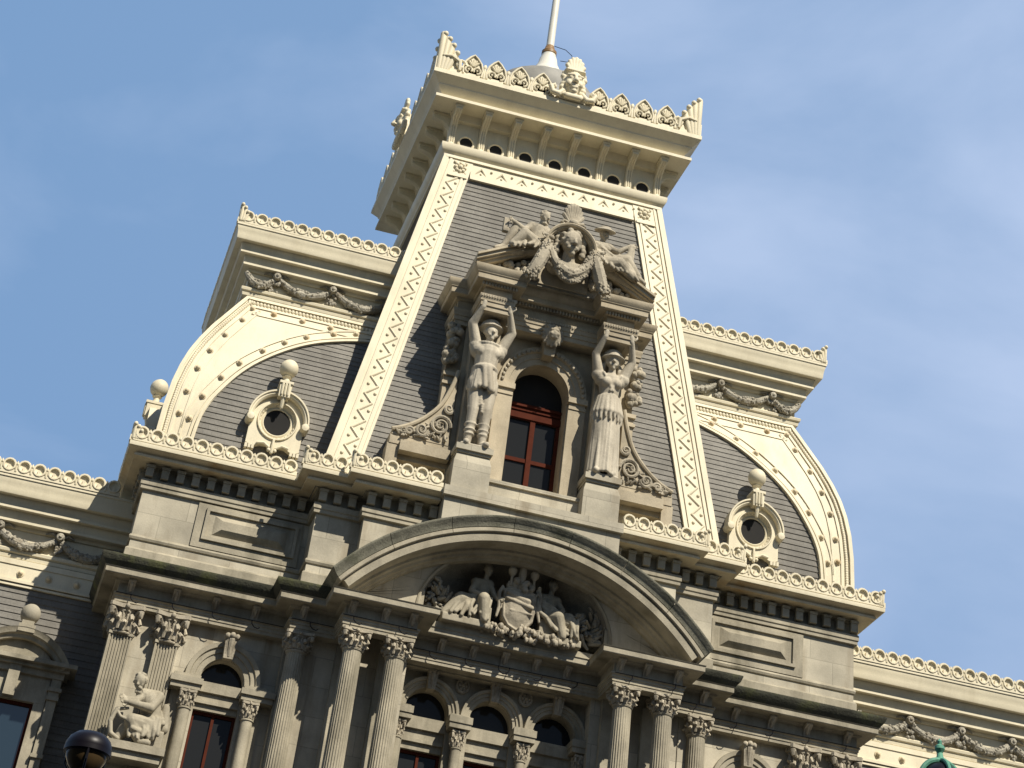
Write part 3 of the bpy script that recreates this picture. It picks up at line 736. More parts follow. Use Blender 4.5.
# volutes at both sides
def volute():
    m = MB()
    cv = smooth_curve([(-3.42, 38.0, 0), (-3.62, 37.2, 0), (-3.95, 36.4, 0), (-4.5, 35.75, 0), (-5.1, 35.3, 0), (-5.66, 35.05, 0)], 5)
    poly = [(p[0], p[1]) for p in cv] + [(-5.78, 33.9), (-5.45, 33.9), (-5.45, 34.55), (-3.34, 34.55)]
    inn = [(p[0], p[1]) for p in cv]
    # body as strip quads down to the base line
    n = len(inn)
    vs = []; 
    for (x, z) in inn: vs += [(x, -1.95, z), (x, -1.95, 34.85), (x, -1.1, z), (x, -1.1, 34.85)]
    fs = []
    for i in range(n - 1):
        a, b = 4 * i, 4 * i + 4; fs += [(a, b, b + 1, a + 1), (a + 2, a + 3, b + 3, b + 2), (a, a + 2, b + 2, b), (a + 1, b + 1, b + 3, a + 3)]
    fs += [(0, 1, 3, 2), (4 * n - 4, 4 * n - 2, 4 * n - 1, 4 * n - 3)]
    m.raw(vs, fs)
    m.tube([(p[0] - .02, -1.97, p[1] - .02) for p in cv], .09, 8)
    m.box(-5.70, -3.34, -1.93, -1.1, 34.50, 34.86); m.box(-5.30, -3.34, -2.12, -1.1, 34.22, 34.62)
    m.box(-5.76, -5.30, -1.90, -1.1, 32.5, 34.50); m.box(-5.3, -3.34, -1.72, -1.1, 34.0, 34.3); m.box(-5.3, -3.34, -1.4, -1.1, 32.5, 34.0)
    return m
def scrolls():
    m = MB()
    def spiral(cx, cz, r, turns, s, y=-2.02):
        pts = []
        for i in range(int(18 * turns) + 1):
            a = 2 * PI * i / 18 * s; rr = r * (1 - .82 * i / (18 * turns)); pts.append((cx + rr * math.cos(a), y - .05 * i / (18 * turns), cz + rr * math.sin(a)))
        m.tube(pts, [max(.03, .075 * (1 - .5 * i / len(pts))) for i in range(len(pts))], 6)
    spiral(-3.85, 35.55, .42, 2, 1); spiral(-4.55, 35.22, .26, 1.7, -1); spiral(-5.02, 35.06, .17, 1.4, 1); spiral(-3.62, 36.3, .20, 1.5, -1)
    m.ball((-5.35, -2.0, 35.0), (.14, .06, .06), 8, 6)
    rr = random.Random(4)
    for i in range(40):
        t = rr.random(); x = -3.5 - 1.9 * t; z = 34.92 + rr.random() * max(.08, (1.3 * (1 - t) ** 1.6))
        a = rr.uniform(0, 2 * PI); m.cap((x, -1.97, z), (x + .16 * math.cos(a), -2.06, z + .16 * math.sin(a)), .06, .035, 6)
    return m
for s in (-1, 1):
    v = volute(); (v if s < 0 else v.mirrored()).build('volute', TAN, DO)
    v = scrolls(); (v if s < 0 else v.mirrored()).build('scrollwork', CARVED, DO)
    m = MB(); rr = random.Random(31)
    for i in range(30):
        z = rr.uniform(38.4, 40.0); m.ball((s * 3.85 + rr.uniform(-.2, .25), -1.62 + rr.uniform(-.2, .05), z), rr.uniform(.1, .2), 8, 6)
    m.build('garland_drop', CARVED, DO)
# red window
m = MB(); y = -.98
m.box(-1.12, -.98, y, y + .16, 33.74, 37.12); m.box(.98, 1.12, y, y + .16, 33.74, 37.12); m.box(-.10, .10, y - .03, y + .16, 33.74, 37.12); m.box(-.98, .98, y, y + .16, 33.74, 33.86)
m.box(-.98, -.1, y + .02, y + .16, 35.35, 35.50); m.box(.1, .98, y + .02, y + .16, 35.35, 35.50)
m.box(-1.12, 1.12, y - .08, y + .16, 37.12, 37.36); m.box(-1.12, 1.12, y, y + .16, 37.36, 37.46); m.box(-1.12, 1.12, y - .05, y + .16, 37.46, 37.52); m.box(-1.12, 1.12, y, y + .16, 37.52, 37.62); m.box(-1.12, 1.12, y - .09, y + .16, 37.62, 37.70); m.box(-1.12, 1.12, y, y + .16, 37.7, 37.78)
m.build('window_frame', REDWOOD, DO)
m = MB()
for a, b in ((-.98, -.1), (.1, .98)):
    for c, d in ((33.86, 35.35), (35.5, 37.12)): m.raw([(a, y + .09, c), (b, y + .09, c), (b, y + .09, d), (a, y + .09, d)], [(0, 1, 2, 3)])
m.build('window_pane', PANE, DO)
m = MB(); m.box(.2, .55, y - .03, y + .06, 33.87, 34.10); m.box(.58, .8, y - .03, y + .06, 33.87, 34.02); m.build('sill_box', PALE, DO)
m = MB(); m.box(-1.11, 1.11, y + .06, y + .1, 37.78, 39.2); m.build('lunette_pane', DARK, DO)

# --- tower roof
def tw_x(z): return 7.40 - (z - 36) * .181
def tw_y(z): return -0.93 + (z - 36) * .133
TB = 11.9
def tw_b(z): return TB + .9 - (z - 36) * .133
def courses(zs, path_fn, lip=.028):
    m = MB()
    for i in range(len(zs) - 1):
        a = path_fn(zs[i], lip); b = path_fn(zs[i + 1], -.004); u = path_fn(zs[i], -.004)
        n = len(a); vs = [(x, y, zs[i] - .012) for x, y in u] + [(x, y, zs[i]) for x, y in a] + [(x, y, zs[i + 1]) for x, y in b]
        m.raw(vs, [(k, k + 1, n + k + 1, n + k) for k in range(n - 1)] + [(n + k, n + k + 1, 2 * n + k + 1, 2 * n + k) for k in range(n - 1)])
    return m
def zlist(a, b, h=.235): n = int((b - a) / h); return [a + (b - a) * i / n for i in range(n + 1)]
def tw_path(z, o):
    x, yf, yb = tw_x(z) + o, tw_y(z) - o, tw_b(z) + o
    return [(-x, yb), (-x, yf), (x, yf), (x, yb), (-x, yb)]
def tw_left(z, o): x, yf, yb = tw_x(z) + o, tw_y(z) - o, tw_b(z) + o; return [(0, yb), (-x, yb), (-x, yf), (-3.25, yf)]
ZL = zlist(32.4, 49.45); ks = [i for i, q in enumerate(ZL) if q < 41.2][-1]
tr_ = courses(ZL[:ks + 1], tw_left); tr_.join(courses(ZL[:ks + 1], tw_left).mirrored()); tr_.join(courses(ZL[ks:], tw_path))
TR = tr_.build('tower_roof', SLATE, P, angle=20)
# trim bands following the slope (front face): piece given in (u from edge, z)
def slope_pt(x, z, out): return (x, tw_y(z) - out, z)
def trim_strip(mb, u0, u1, za, zb, out, side):
    """strip parallel to the left/right edge between distances u0..u1 inside the edge"""
    vs = []
    for z in (za, zb):
        xe = tw_x(z) * side
        for u, ou in ((u0, out), (u1, out), (u1, -.1), (u0, -.1)): vs.append((xe - side * u, tw_y(z) - ou, z))
    mb.raw(vs, [(0, 1, 5, 4), (1, 2, 6, 5), (2, 3, 7, 6), (3, 0, 4, 7), (3, 2, 1, 0), (4, 5, 6, 7)])
def hbar(mb, x0, x1, za, zb, out):
    vs = []
    for z in (za, zb):
        for x, ou in ((x0, out), (x1, out), (x1, -.1), (x0, -.1)): vs.append((x, tw_y(z) - ou, z))
    mb.raw(vs, [(0, 1, 5, 4), (1, 2, 6, 5), (2, 3, 7, 6), (3, 0, 4, 7), (3, 2, 1, 0), (4, 5, 6, 7)])
for s in (-1, 1):
    m = MB(); za, zb = 32.5, 49.42
    trim_strip(m, -.10, .14, za, zb, .17, s); trim_strip(m, .14, .22, za, zb, .11, s); trim_strip(m, .22, .32, za, zb, .15, s)
    trim_strip(m, .32, .98, za, 48.3, .10, s)
    trim_strip(m, .98, 1.08, za, 48.3, .15, s); trim_strip(m, 1.08, 1.16, za, 48.3, .10, s); trim_strip(m, 1.16, 1.28, za, 48.3, .13, s)
    # corner block with flower
    trim_strip(m, .32, 1.28, 48.3, 49.30, .12, s); trim_strip(m, .36, 1.24, 48.30, 48.40, .18, s)
    m.build('roof_trim', CREAM, TR)
    m = MB()
    z = 33.1; k = 0
    while z < 47.9:
        z2 = z + .40; u0, u1 = (-.21, .21) if k % 2 == 0 else (.21, -.21)
        c0, c1 = tw_x(z) - .65, tw_x(z2) - .65
        m.cap((s * (c0 + u0), tw_y(z) - .105, z), (s * (c1 + u1), tw_y(z2) - .105, z2), .05, .05, 6)
        zm = z + .06; m.ball((s * (tw_x(zm) - .65 + u1 * .95), tw_y(zm) - .11, zm), (.07, .06, .07), 8, 6)
        z = z2; k += 1
    xc = s * (tw_x(48.8) - .80)
    for i in range(8):
        a = i * PI / 4; m.ball((xc + .2 * math.cos(a), tw_y(48.85) - .14, 48.85 + .2 * math.sin(a)), .1, 8, 6)
    m.ball((xc, tw_y(48.85) - .18, 48.85), .12, 8, 6)
    for i in range(4):
        a = PI / 4 + i * PI / 2; m.ball((xc + .36 * math.cos(a), tw_y(48.85) - .12, 48.85 + .36 * math.sin(a)), .07, 6, 5)
    m.build('trim_ornament', CREAM, TR)
m = MB(); xi = tw_x(48.9) - 1.27
hbar(m, -xi, xi, 48.36, 48.46, .17); hbar(m, -xi, xi, 48.46, 48.55, .11); hbar(m, -xi, xi, 48.55, 49.28, .09); hbar(m, -xi - 1.2, xi + 1.2, 49.28, 49.42, .18)
m.build('roof_trim', CREAM, TR)
m = MB(); n = 8
for i in range(n):
    x = -xi + (i + .5) * 2 * xi / n; h = xi / n
    yy = tw_y(48.9) - .1
    m.cap((x - h * .5, yy + .02, 48.74), (x, yy - .02, 49.04), .04, .04, 6); m.cap((x, yy - .02, 49.04), (x + h * .5, yy + .02, 48.74), .04, .04, 6)
    m.ball((x, yy, 48.78), .06, 8, 6); m.ball((x + h, yy, 49.02), .06, 8, 6)
m.build('trim_ornament', CREAM, TR)

# --- tower cornice
FX, FY, BY = 4.98, .86, 11.2
TP = [(-FX, FY), (FX, FY), (FX, BY), (-FX, BY)]
t = MB()
t.sweep([(.0, 49.40), (.10, 49.42), (.12, 49.52), (.22, 49.60), (.28, 49.72), (.30, 49.86), (.30, 49.94), (-.16, 49.98)], TP, back=.4, closed=True)
t.sweep([(-.18, 49.98), (-.20, 51.35), (.0, 51.4), (.06, 51.62), (.12, 51.70)], TP, back=.4, closed=True)
t.sweep([(.12, 51.702), (1.06, 51.704), (1.06, 51.84), (.98, 51.86)], TP, back=.6, closed=True)
t.sweep([(.3, 51.862), (.66, 51.864), (.68, 51.93), (.74, 52.02), (1.02, 52.32), (1.05, 52.36), (1.05, 52.40), (1.33, 52.70), (1.38, 52.74), (1.38, 52.94), (.2, 53.1)], TP, back=.4, closed=True)
TC = t.build('tower_cornice', CREAM, P)
# brackets
b = MB(); pf = [(0, 0), (-.12, 0), (-.17, .25), (-.16, .7), (-.22, 1.05), (-.50, 1.3), (-.92, 1.42), (-1.0, 1.5), (-1.0, 1.70), (0, 1.70)]
b.prism(pf, -.15, .15, 'x')
for x in (-.10, 0, .10): b.tube([(x, p[0] - .012, p[1]) for p in pf[1:8]], .034, 6)
b.box(-.19, .19, -1.04, 0, 1.60, 1.715); b.ball((0, -.2, .1), (.14, .08, .1), 8, 6)
br0 = b.build('bracket', CREAM, TC, loc=(-4.85, FY + .19, 49.98))
for i in range(1, 8): copy(br0, (-4.85 + 9.7 * i / 7, FY + .19, 49.98), TC)
for s in (-1, 1):
    for i in range(8): copy(br0, (s * (FX - .19), FY + .35 + (BY - FY - .7) * i / 7, 49.98), TC, s * PI / 2)
# frieze openings between brackets: round recess rings
rgm = MB(); n = 20
rgm.loops([[(r * math.cos(2 * PI * k / n), yy, r * math.sin(2 * PI * k / n)) for k in range(n)] for r, yy in ((.40, .1), (.40, -.06), (.33, -.09), (.29, -.05), (.29, .06))], True, False)
rg = rgm.build('frieze_ring', CREAM, TC, loc=(-4.15, FY + .16, 50.36))
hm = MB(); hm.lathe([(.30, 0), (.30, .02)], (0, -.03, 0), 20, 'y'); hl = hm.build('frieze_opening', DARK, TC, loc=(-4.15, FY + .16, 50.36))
for i in range(1, 7):
    x = -4.15 + 9.7 / 7 * i - .0; copy(rg, (x, FY + .16, 50.36), TC); copy(hl, (x, FY + .16, 50.36), TC)
for i in range(7):
    yv = FY + .35 + (BY - FY - .7) * (i + .5) / 7; copy(rg, (-FX + .16, yv, 50.36), TC, -PI / 2); copy(hl, (-FX + .16, yv, 50.36), TC, -PI / 2)
# palmette cresting
def palmette():
    m = MB()
    # pointed arch rim
    L = [(-.42, .1), (-.47, .42), (-.36, .8), (-.16, 1.06), (0, 1.2), (.16, 1.06), (.36, .8), (.47, .42), (.42, .1)]
    m.prism([(x, z) for x, z in L], -.02, .06)
    m.tube([(x, -.06, z) for x, z in L], .055, 7)
    for s in (-1, 1):
        pts = [(s * (.2 + .16 * math.cos(a)), -.07, .36 + .16 * math.sin(a)) for a in [k * PI / 6 for k in range(-3, 8)]]
        m.tube(pts, [.05] * len(pts), 6); m.ball((s * .2, -.07, .36), .06, 8, 6)
    for i in range(5):
        a = PI * (.2 + .15 * i); m.cap((.06 * math.cos(a), -.05, .6), (.26 * math.cos(a), -.06, .62 + .3 * math.sin(a)), .045, .055, 6)
    m.box(-.56, .56, -.02, .06, .1, .42)
    # half leaf between units
    m.cap((.55, -.02, .1), (.55, -.04, .62), .1, .05, 7); m.ball((.55, -.05, .7), (.09, .06, .14), 8, 6)
    return m
PM = palmette()
t = MB()
for sgn in (1,):
    for x in (-4.62, -3.52, -2.42, -1.36, 1.36, 2.42, 3.52, 4.62):
        t.join(PM, (x - (.0), FY - 1.24, 52.94))
    t.box(-FX - 1.3, FX + 1.3, FY - 1.30, FY - 1.1, 52.94, 53.12)
    for s in (-1, 1):
        for i in range(10):
            if i in (4, 5): continue
            yv = FY - .2 + (BY - FY + .4) * i / 9; t.join(PM, (s * (FX + 1.24), yv, 52.94), rz=s * PI / 2)
        a, b_ = sorted((s * (FX + 1.3), s * (FX + 1.1))); t.box(a, b_, FY - 1.1, BY + 1.3, 52.94, 53.12)
TCR = t.build('tower_cresting', CREAM, P)
def acroterion(s):
    m = MB(); x, y = s * (FX + 1.2), FY - 1.22
    for i, (u, h) in enumerate(((0, 1.95), (.24, 1.72), (.47, 1.42), (.68, 1.05))):
        m.cap((x - s * u * .55, y, 53.0), (x - s * u, y - .03, 52.94 + h), .15, .16, 8)
        m.ball((x - s * (u + .06), y - .12, 52.94 + h), .13, 8, 6)
        if i: m.cap((x, y + u * .55, 53.0), (x, y + u, 52.94 + h), .13, .12, 8); m.ball((x + s * .1, y + u, 52.94 + h), .13, 8, 6)
    m.tube([(x - s * .95, y - .1, 53.1), (x - s * .9, y - .14, 53.55), (x - s * .5, y - .16, 53.75), (x - s * .1, y - .14, 53.7)], [.09, .11, .09, .05], 7)
    m.box(x - .16, x + .16, y - .08, y + .2, 52.94, 53.6)
    m.prism([(x - s * u, 52.94 + h) for u, h in ((-.05, 0), (.95, 0), (.95, .75), (.70, 1.08), (.47, 1.45), (.24, 1.74), (-.05, 1.95))], y - .02, y + .1)
    m.prism([(y + u, 52.94 + h) for u, h in ((-.02, 0), (.95, 0), (.95, .75), (.70, 1.08), (.47, 1.45), (.24, 1.74), (-.02, 1.95))], x - .05, x + .05, 'x')
    pts = [(x - s * (1.0 + .2 * math.cos(a)), y - .1, 53.45 + .2 * math.sin(a)) for a in [k * PI / 6 for k in range(0, 11)]]
    m.tube(pts, .07, 6)
    return m
for s in (-1, 1): acroterion(s).build('acroterion', CREAM, TCR, angle=50)
def mask_mb():
    m = MB()
    m.ball((0, 0, .95), (.46, .42, .66), 20, 14); m.cap((0, -.08, .75), (0, -.16, .42), .36, .22, 14); m.ball((0, -.32, .36), (.15, .12, .11))
    m.cap((0, -.42, 1.12), (0, -.56, .82), .065, .11); m.ball((-.09, -.48, .8), .07); m.ball((.09, -.48, .8), .07)
    m.cap((-.34, -.31, 1.2), (-.07, -.42, 1.18), .07, .06); m.cap((.34, -.31, 1.2), (.07, -.42, 1.18), .07, .06)
    m.cap((-.14, -.43, .62), (.14, -.43, .62), .05, .05); m.cap((-.11, -.41, .52), (.11, -.41, .52), .06, .06)
    for s in (-1, 1):
        m.ball((s * .2, -.355, 1.06), (.10, .06, .055)); m.ball((s * .27, -.26, .78), (.15, .15, .18))
        for k in range(7): m.ball((s * (.46 + .05 * math.sin(k * 2)), -.02, 1.42 - k * .2), .14)
        m.tube([(s * .42, -.12, .4), (s * .66, -.16, .12), (s * .95, -.16, .16), (s * 1.06, -.16, .45), (s * .90, -.16, .56), (s * .82, -.14, .4)], [.13, .15, .15, .13, .11, .08], 8)
    m.cap((-.40, -.16, 1.52), (.40, -.16, 1.52), .11, .11)
    for k in range(9): m.ball((-.4 + .1 * k, -.28, 1.52), .07, 6, 5)
    m.cap((-.3, -.2, .12), (.3, -.2, .12), .15, .15)
    for i in range(7):
        a = PI * (.14 + .72 * i / 6); m.cap((.24 * math.cos(a), -.1, 1.58), (.44 * math.cos(a), -.08, 1.62 + .68 * math.sin(a) ** 1.2), .10, .11)
    m.box(-.6, .6, -.05, .2, .0, .9)
    return m
mk = mask_mb().build('mask', CREAM, TCR, loc=(.05, FY - 1.38, 52.98)); remesh(mk, .035, 1)
copy(mk, (-FX - 1.38, (FY + BY) / 2, 52.98), TCR, -PI / 2)
# low tower-top roof
t = MB(); t.loops([[(-5.9, -.2, 53.0), (5.9, -.2, 53.0), (5.9, 12.2, 53.0), (-5.9, 12.2, 53.0)], [(-2.6, 3.2, 56.4), (2.6, 3.2, 56.4), (2.6, 9, 56.4), (-2.6, 9, 56.4)]])
t.lathe([(2.5, 56.3), (2.6, 56.5), (2.6, 57.3), (2.4, 57.6), (.9, 57.65)], (0, 6.0, 0), 28)
t.build('tower_top_roof', LEAD, P)

# --- convex mansard bays with arched trim
HIP = [(33.0, 14.22), (34.0, 14.215), (35.0, 14.19), (36.0, 14.10), (36.8, 13.95), (37.5, 13.75), (38.2, 13.47), (39.0, 13.08), (39.8, 12.62), (40.4, 12.28), (40.95, 11.96), (42.5, 11.1)]
def hipx(z): return lerp(HIP, z)
def facey(z): return .30 + (14.22 - hipx(z)) * .65
def ms_path(z, o):
    x = hipx(z) + o; y = facey(z) - o
    return [(-x, 11.5), (-x, y), (-5.2, y)]
m = courses(zlist(32.3, 41.0), ms_path)
MAN = both(m, 'mansard_roof', SLATE, P, angle=20)
INN = [(-12.86, 33.0), (-12.80, 33.9), (-12.70, 34.8), (-12.47, 35.5), (-12.15, 36.1), (-11.75, 36.75), (-11.28, 37.36), (-10.65, 38.0), (-9.88, 38.64), (-9.1, 39.15), (-8.33, 39.52), (-7.2, 39.90), (-6.0, 40.12)]
inn = [(p[0], p[1]) for p in smooth_curve([(a, b, 0) for a, b in INN], 4)]
nI = len(inn)
kc = 28                                     # index where the outer line turns the corner
out_ = []
for i in range(nI):
    if i <= kc: z = 33.0 + (40.95 - 33.0) * (i / kc); out_.append((-hipx(z), z))
    else: t_ = (i - kc) / (nI - 1 - kc); out_.append((-hipx(40.95) + (hipx(40.95) - 6.0) * t_, 40.95))
def mt(f0, f1, o, zcut=None):
    """band of the trim between fractions f0..f1 from outer to inner line, proud by o"""
    m = MB(); L = []
    for i in range(nI):
        a, b = Vector(out_[i]), Vector(inn[i]); p0 = a + (b - a) * f0; p1 = a + (b - a) * f1
        pm_ = (p0 + p1) / 2
        L.append([(p0.x, facey(p0.y) - o, p0.y), (pm_.x, facey(pm_.y) - o, pm_.y), (p1.x, facey(p1.y) - o, p1.y), (p1.x, facey(p1.y) + .1, p1.y), (p0.x, facey(p0.y) + .1, p0.y)])
    m.loops(L, True, True); return m
def off_line(line, d, n_out=1):
    P2 = [Vector(p) for p in line]; R_ = []
    for i in range(len(P2)):
        t = P2[min(i + 1, len(P2) - 1)] - P2[max(i - 1, 0)]; t.normalize(); R_.append(P2[i] + Vector((t.y, -t.x)) * d)
    return R_
def band(line, d0, d1, o):
    A, B = off_line(line, d0), off_line(line, d1); m = MB()
    m.loops([[(a.x, facey(a.y) - o, a.y), (b.x, facey(b.y) - o, b.y), (b.x, facey(b.y) + .05, b.y), (a.x, facey(a.y) + .05, a.y)] for a, b in zip(A, B)], True, True); return m
hipline = [(-hipx(33 + 7.95 * i / 40), 33 + 7.95 * i / 40) for i in range(41)] + [(-hipx(40.95) + (hipx(40.95) - 6.0) * i / 20, 40.95) for i in range(1, 21)]
m = mt(-.02, 1.0, .06)
# raised mouldings: hip side is to the left of travel so inside = positive offsets to the right
m.join(band(hipline, -.04, .12, .16)); m.join(band(hipline, .40, .50, .11)); m.join(band(hipline, .80, .88, .10))
m.join(band(inn, -.02, -.13, .15)); m.join(band(inn, -.19, -.27, .12)); m.join(band(inn, -.55, -.62, .10))
trims = [q for q in both(m, 'mansard_trim', CREAM, P, angle=30)]
m = MB()
for i, pt in enumerate(off_line(hipline, .26)[1:-1]):
    for q in (0, .5):
        nx = off_line(hipline, .26)[i + 2]; p_ = pt + (nx - pt) * q
        m.ball((p_.x, facey(p_.y) - .09, p_.y), (.075, .06, .085), 6, 5)
both(m, 'egg_moulding', CREAM, P)
def stud_mb():
    q = MB(); q.ball((0, -.04, 0), (.095, .11, .095), 10, 6); q.lathe([(.14, .02), (.135, -.035), (.07, -.06)], (0, 0, 0), 12, 'y'); return q
ST0 = None
for mir in (0, 1):
    m = MB()
    hl_ = off_line(hipline, .64); il_ = off_line(inn, -.41)
    acc = .35
    for line in (hl_, il_):
        acc = .35
        for i in range(len(line) - 1):
            d = (line[i + 1] - line[i]).length; acc += d
            if acc > .95:
                acc = 0; p_ = line[i + 1]
                if line is hl_ and p_.x > -7.2: continue
                loc_ = ((-1 if mir else 1) * p_.x, facey(p_.y) - .06, p_.y)
                if ST0 is None: ST0 = stud_mb().build('trim_stud', CREAM_RUST, trims[0], loc=loc_)
                else: copy(ST0, loc_, trims[mir])

# --- upper cornice (bays) and wing cornice share one profile; z given from the cresting base
def big_cornice(path, z, back):
    a = MB()
    a.mi = 0
    a.sweep([(0, z - 1.62), (.06, z - 1.60), (.10, z - 1.52), (.10, z - 1.48), (.38, z - 1.47), (.38, z - 1.38), (.33, z - 1.36), (.36, z - 1.2), (.40, z - 1.10), (.40, z - 1.075)], path, back=back)
    a.sweep([(0, z - 1.07), (.62, z - 1.068), (.62, z - .98), (.57, z - .96), (.60, z - .82), (.66, z - .70), (.66, z - .665)], path, back=back)
    a.sweep([(0, z - .66), (.90, z - .655), (.92, z - .60), (.93, z - .45), (.96, z - .28), (1.0, z - .16), (1.0, z - .10), (1.04, z - .08), (1.04, z), (0, z + .06)], path, back=back)
    a.sweep([(0, z - 2.36), (0, z - 1.63)], path, back=back)
    a.sweep([(0, z - 2.74), (.12, z - 2.70), (.14, z - 2.58), (.10, z - 2.56), (.20, z - 2.50), (.22, z - 2.40), (.18, z - 2.36), (0, z - 2.34)], path, back=back)
    return a
def swag(x0, x1, ztop, dip, y, r=.15):
    m = MB(); n = 14; pts = []; rs = []
    rr = random.Random(int(x0 * 100))
    for i in range(n + 1):
        t = i / n; pts.append((x0 + (x1 - x0) * t, y - .12 * math.sin(PI * t), ztop - dip * (1 - (2 * t - 1) ** 2))); rs.append(r * (.75 + .35 * math.sin(PI * t)) * rr.uniform(.92, 1.08))
    m.tube(pts, rs, 9)
    for i in range(60):
        t = rr.random(); a = rr.uniform(0, 2 * PI); q = r * (.75 + .35 * math.sin(PI * t))
        m.ball((x0 + (x1 - x0) * t, y - .12 * math.sin(PI * t) + q * math.cos(a), ztop - dip * (1 - (2 * t - 1) ** 2) + q * math.sin(a)), rr.uniform(.04, .075), 6, 4)
    return m
def knot(x, ztop, y):
    m = MB(); m.lathe([(.02, -.3), (.13, -.28), (.17, -.18), (.17, 0)], (x, y, ztop + .08), 14, 'y'); m.ball((x, y - .28, ztop + .08), .07, 8, 6)
    m.tube([(x + .1, y, ztop + .12), (x + .3, y - .05, ztop + .22), (x + .55, y, ztop + .14)], [.05, .06, .03], 6); m.tube([(x - .1, y, ztop + .12), (x - .3, y - .05, ztop + .22), (x - .55, y, ztop + .14)], [.05, .06, .03], 6)
    rr = random.Random(int(x * 77))
    for i in range(14): m.ball((x + rr.uniform(-.18, .18), y - .05, ztop - .1 - rr.random() * .5), rr.uniform(.05, .1), 6, 5)
    return m
UPZ = 43.68
UP = [(-12.10, 10.5), (-12.10, 1.72), (-4.5, 1.72)]
m = big_cornice(UP, UPZ, .6)
UC = both(m, 'upper_cornice', CREAM, P)
for sgn, par in ((1, UC[0]), (-1, UC[1])):
    for k in range(3):
        xa = -13.25 + 2.42 * k + (.9 if k == 0 else 0); xb = -10.98 + 2.38 * k
        mm = swag(max(xa, -12.25), xb, 41.98, .50, 1.60); (mm if sgn > 0 else mm.mirrored()).build('garland', SWAG, par)
        mm = knot(xb, 41.95, 1.62); (mm if sgn > 0 else mm.mirrored()).build('garland_knot', SWAG, par)
m = cresting([(-13.04, 10.5), (-13.04, .74), (-5.0, .74)], UPZ + .02); m.join(corner_leaf(-13.06, .72, UPZ + .02, .8)); both(m, 'roof_cresting', CREAM, P)
m = MB(); m.box(-12.6, -4, 1.3, 11, 43.2, 43.6); both(m, 'upper_roof', LEAD, P)

# --- oculus dormers
def oculus(name, loc, rz, ring_scale=1):
    m = MB(); n = 32; hole = .52
    # plate with a round hole and scalloped bottom
    out = []
    for i in range(n):
        a = 2 * PI * i / n; c, s = math.cos(a), math.sin(a)
        if s > -.05: out.append((1.05 * c, 1.05 * s))
        else:
            q = min(1.05 / max(abs(c), 1e-3), 1.15 / abs(s)); x, z = c * q, s * q
            if abs(x) < .72: z = z + .16 * math.sin(PI * (1 - abs(x) / .72)) if abs(x) > .2 else z - .02
            out.append((x, z))
    ring = lambda y, f: [(x, y, z) for x, z in f]
    hol = [(hole * math.cos(2 * PI * i / n), hole * math.sin(2 * PI * i / n)) for i in range(n)]
    h2 = [(.80 * math.cos(2 * PI * i / n), .80 * math.sin(2 * PI * i / n)) for i in range(n)]; h3 = [(.62 * math.cos(2 * PI * i / n), .62 * math.sin(2 * PI * i / n)) for i in range(n)]
    m.loops([ring(1.1, out), ring(0, out), ring(0, h2), ring(-.07, [(x * .97, z * .97) for x, z in h2]), ring(-.07, [(x * .92, z * .92) for x, z in h2]), ring(.0, [(x * .9, z * .9) for x, z in h2]), ring(.14, h3), ring(.10, [(x * 1.06, z * 1.06) for x, z in hol]), ring(.12, hol), ring(.7, hol)], True, False)
    # hood
    m.arc([(1.0, .9), (1.0, -.16), (1.06, -.22), (1.12, -.22), (1.14, -.28), (1.2, -.28), (1.2, .9)], 0, 0, .0, PI, 28)
    for s in (-1, 1):
        m.lathe([(.05, -.30), (.14, -.28), (.17, -.2), (.17, .3)], (s * 1.08, 0, -.1), 12, 'y')
        for q in (-.13, .0, .13): m.box(s * .88 + q - .05, s * .88 + q + .05, -.1, .12, -1.30, -1.13)
        m.tube([(s * .62, -.05, -1.02), (s * .35, -.06, -.98), (s * .12, -.05, -1.12)], .05, 6)
    for i in range(28):
        a = 2 * PI * i / 28; m.ball((.69 * math.cos(a), .07, .69 * math.sin(a)), .045, 6, 5)
    m.cap((0, -.06, -1.3), (0, -.07, -.82), .07, .05, 8); m.ball((-.12, -.06, -1.22), .08, 8, 6); m.ball((.12, -.06, -1.22), .08, 8, 6)
    m.frustum(-.22, .22, -.42, .3, .86, 1.42, -.02, 0); m.box(-.27, .27, -.48, .3, 1.40, 1.50)
    for q in (-.12, 0, .12): m.cap((q, -.44, .95), (q, -.45, 1.36), .05, .05, 6)
    m.cap((0, -.2, .5), (0, -.3, .9), .07, .1, 8)
    m.lathe([(.24, 1.50), (.14, 1.58), (.12, 1.72), (.2, 1.80), (.12, 1.86)], (0, -.1, 0), 16)
    o = m.build(name, CREAM, P, loc=loc, rz=rz)
    b = MB(); b.ball((0, -.1, 2.18), .37, 20, 14); b.build('ball_finial', CREAM, o)
    d = MB(); d.lathe([(.56, 0), (.56, .02)], (0, .15, 0), 24, 'y'); d.build('dark_disc', DARK, o)  # shallow black disc, its colour stands in for the hole's unlit depth
    return o
oc = oculus('oculus_dormer', (-9.83, .06, 35.22), 0)
tree(oc, (9.86, .06, 35.22), P)
tree(oc, (-14.33, 4.2, 35.22), P, -PI / 2)

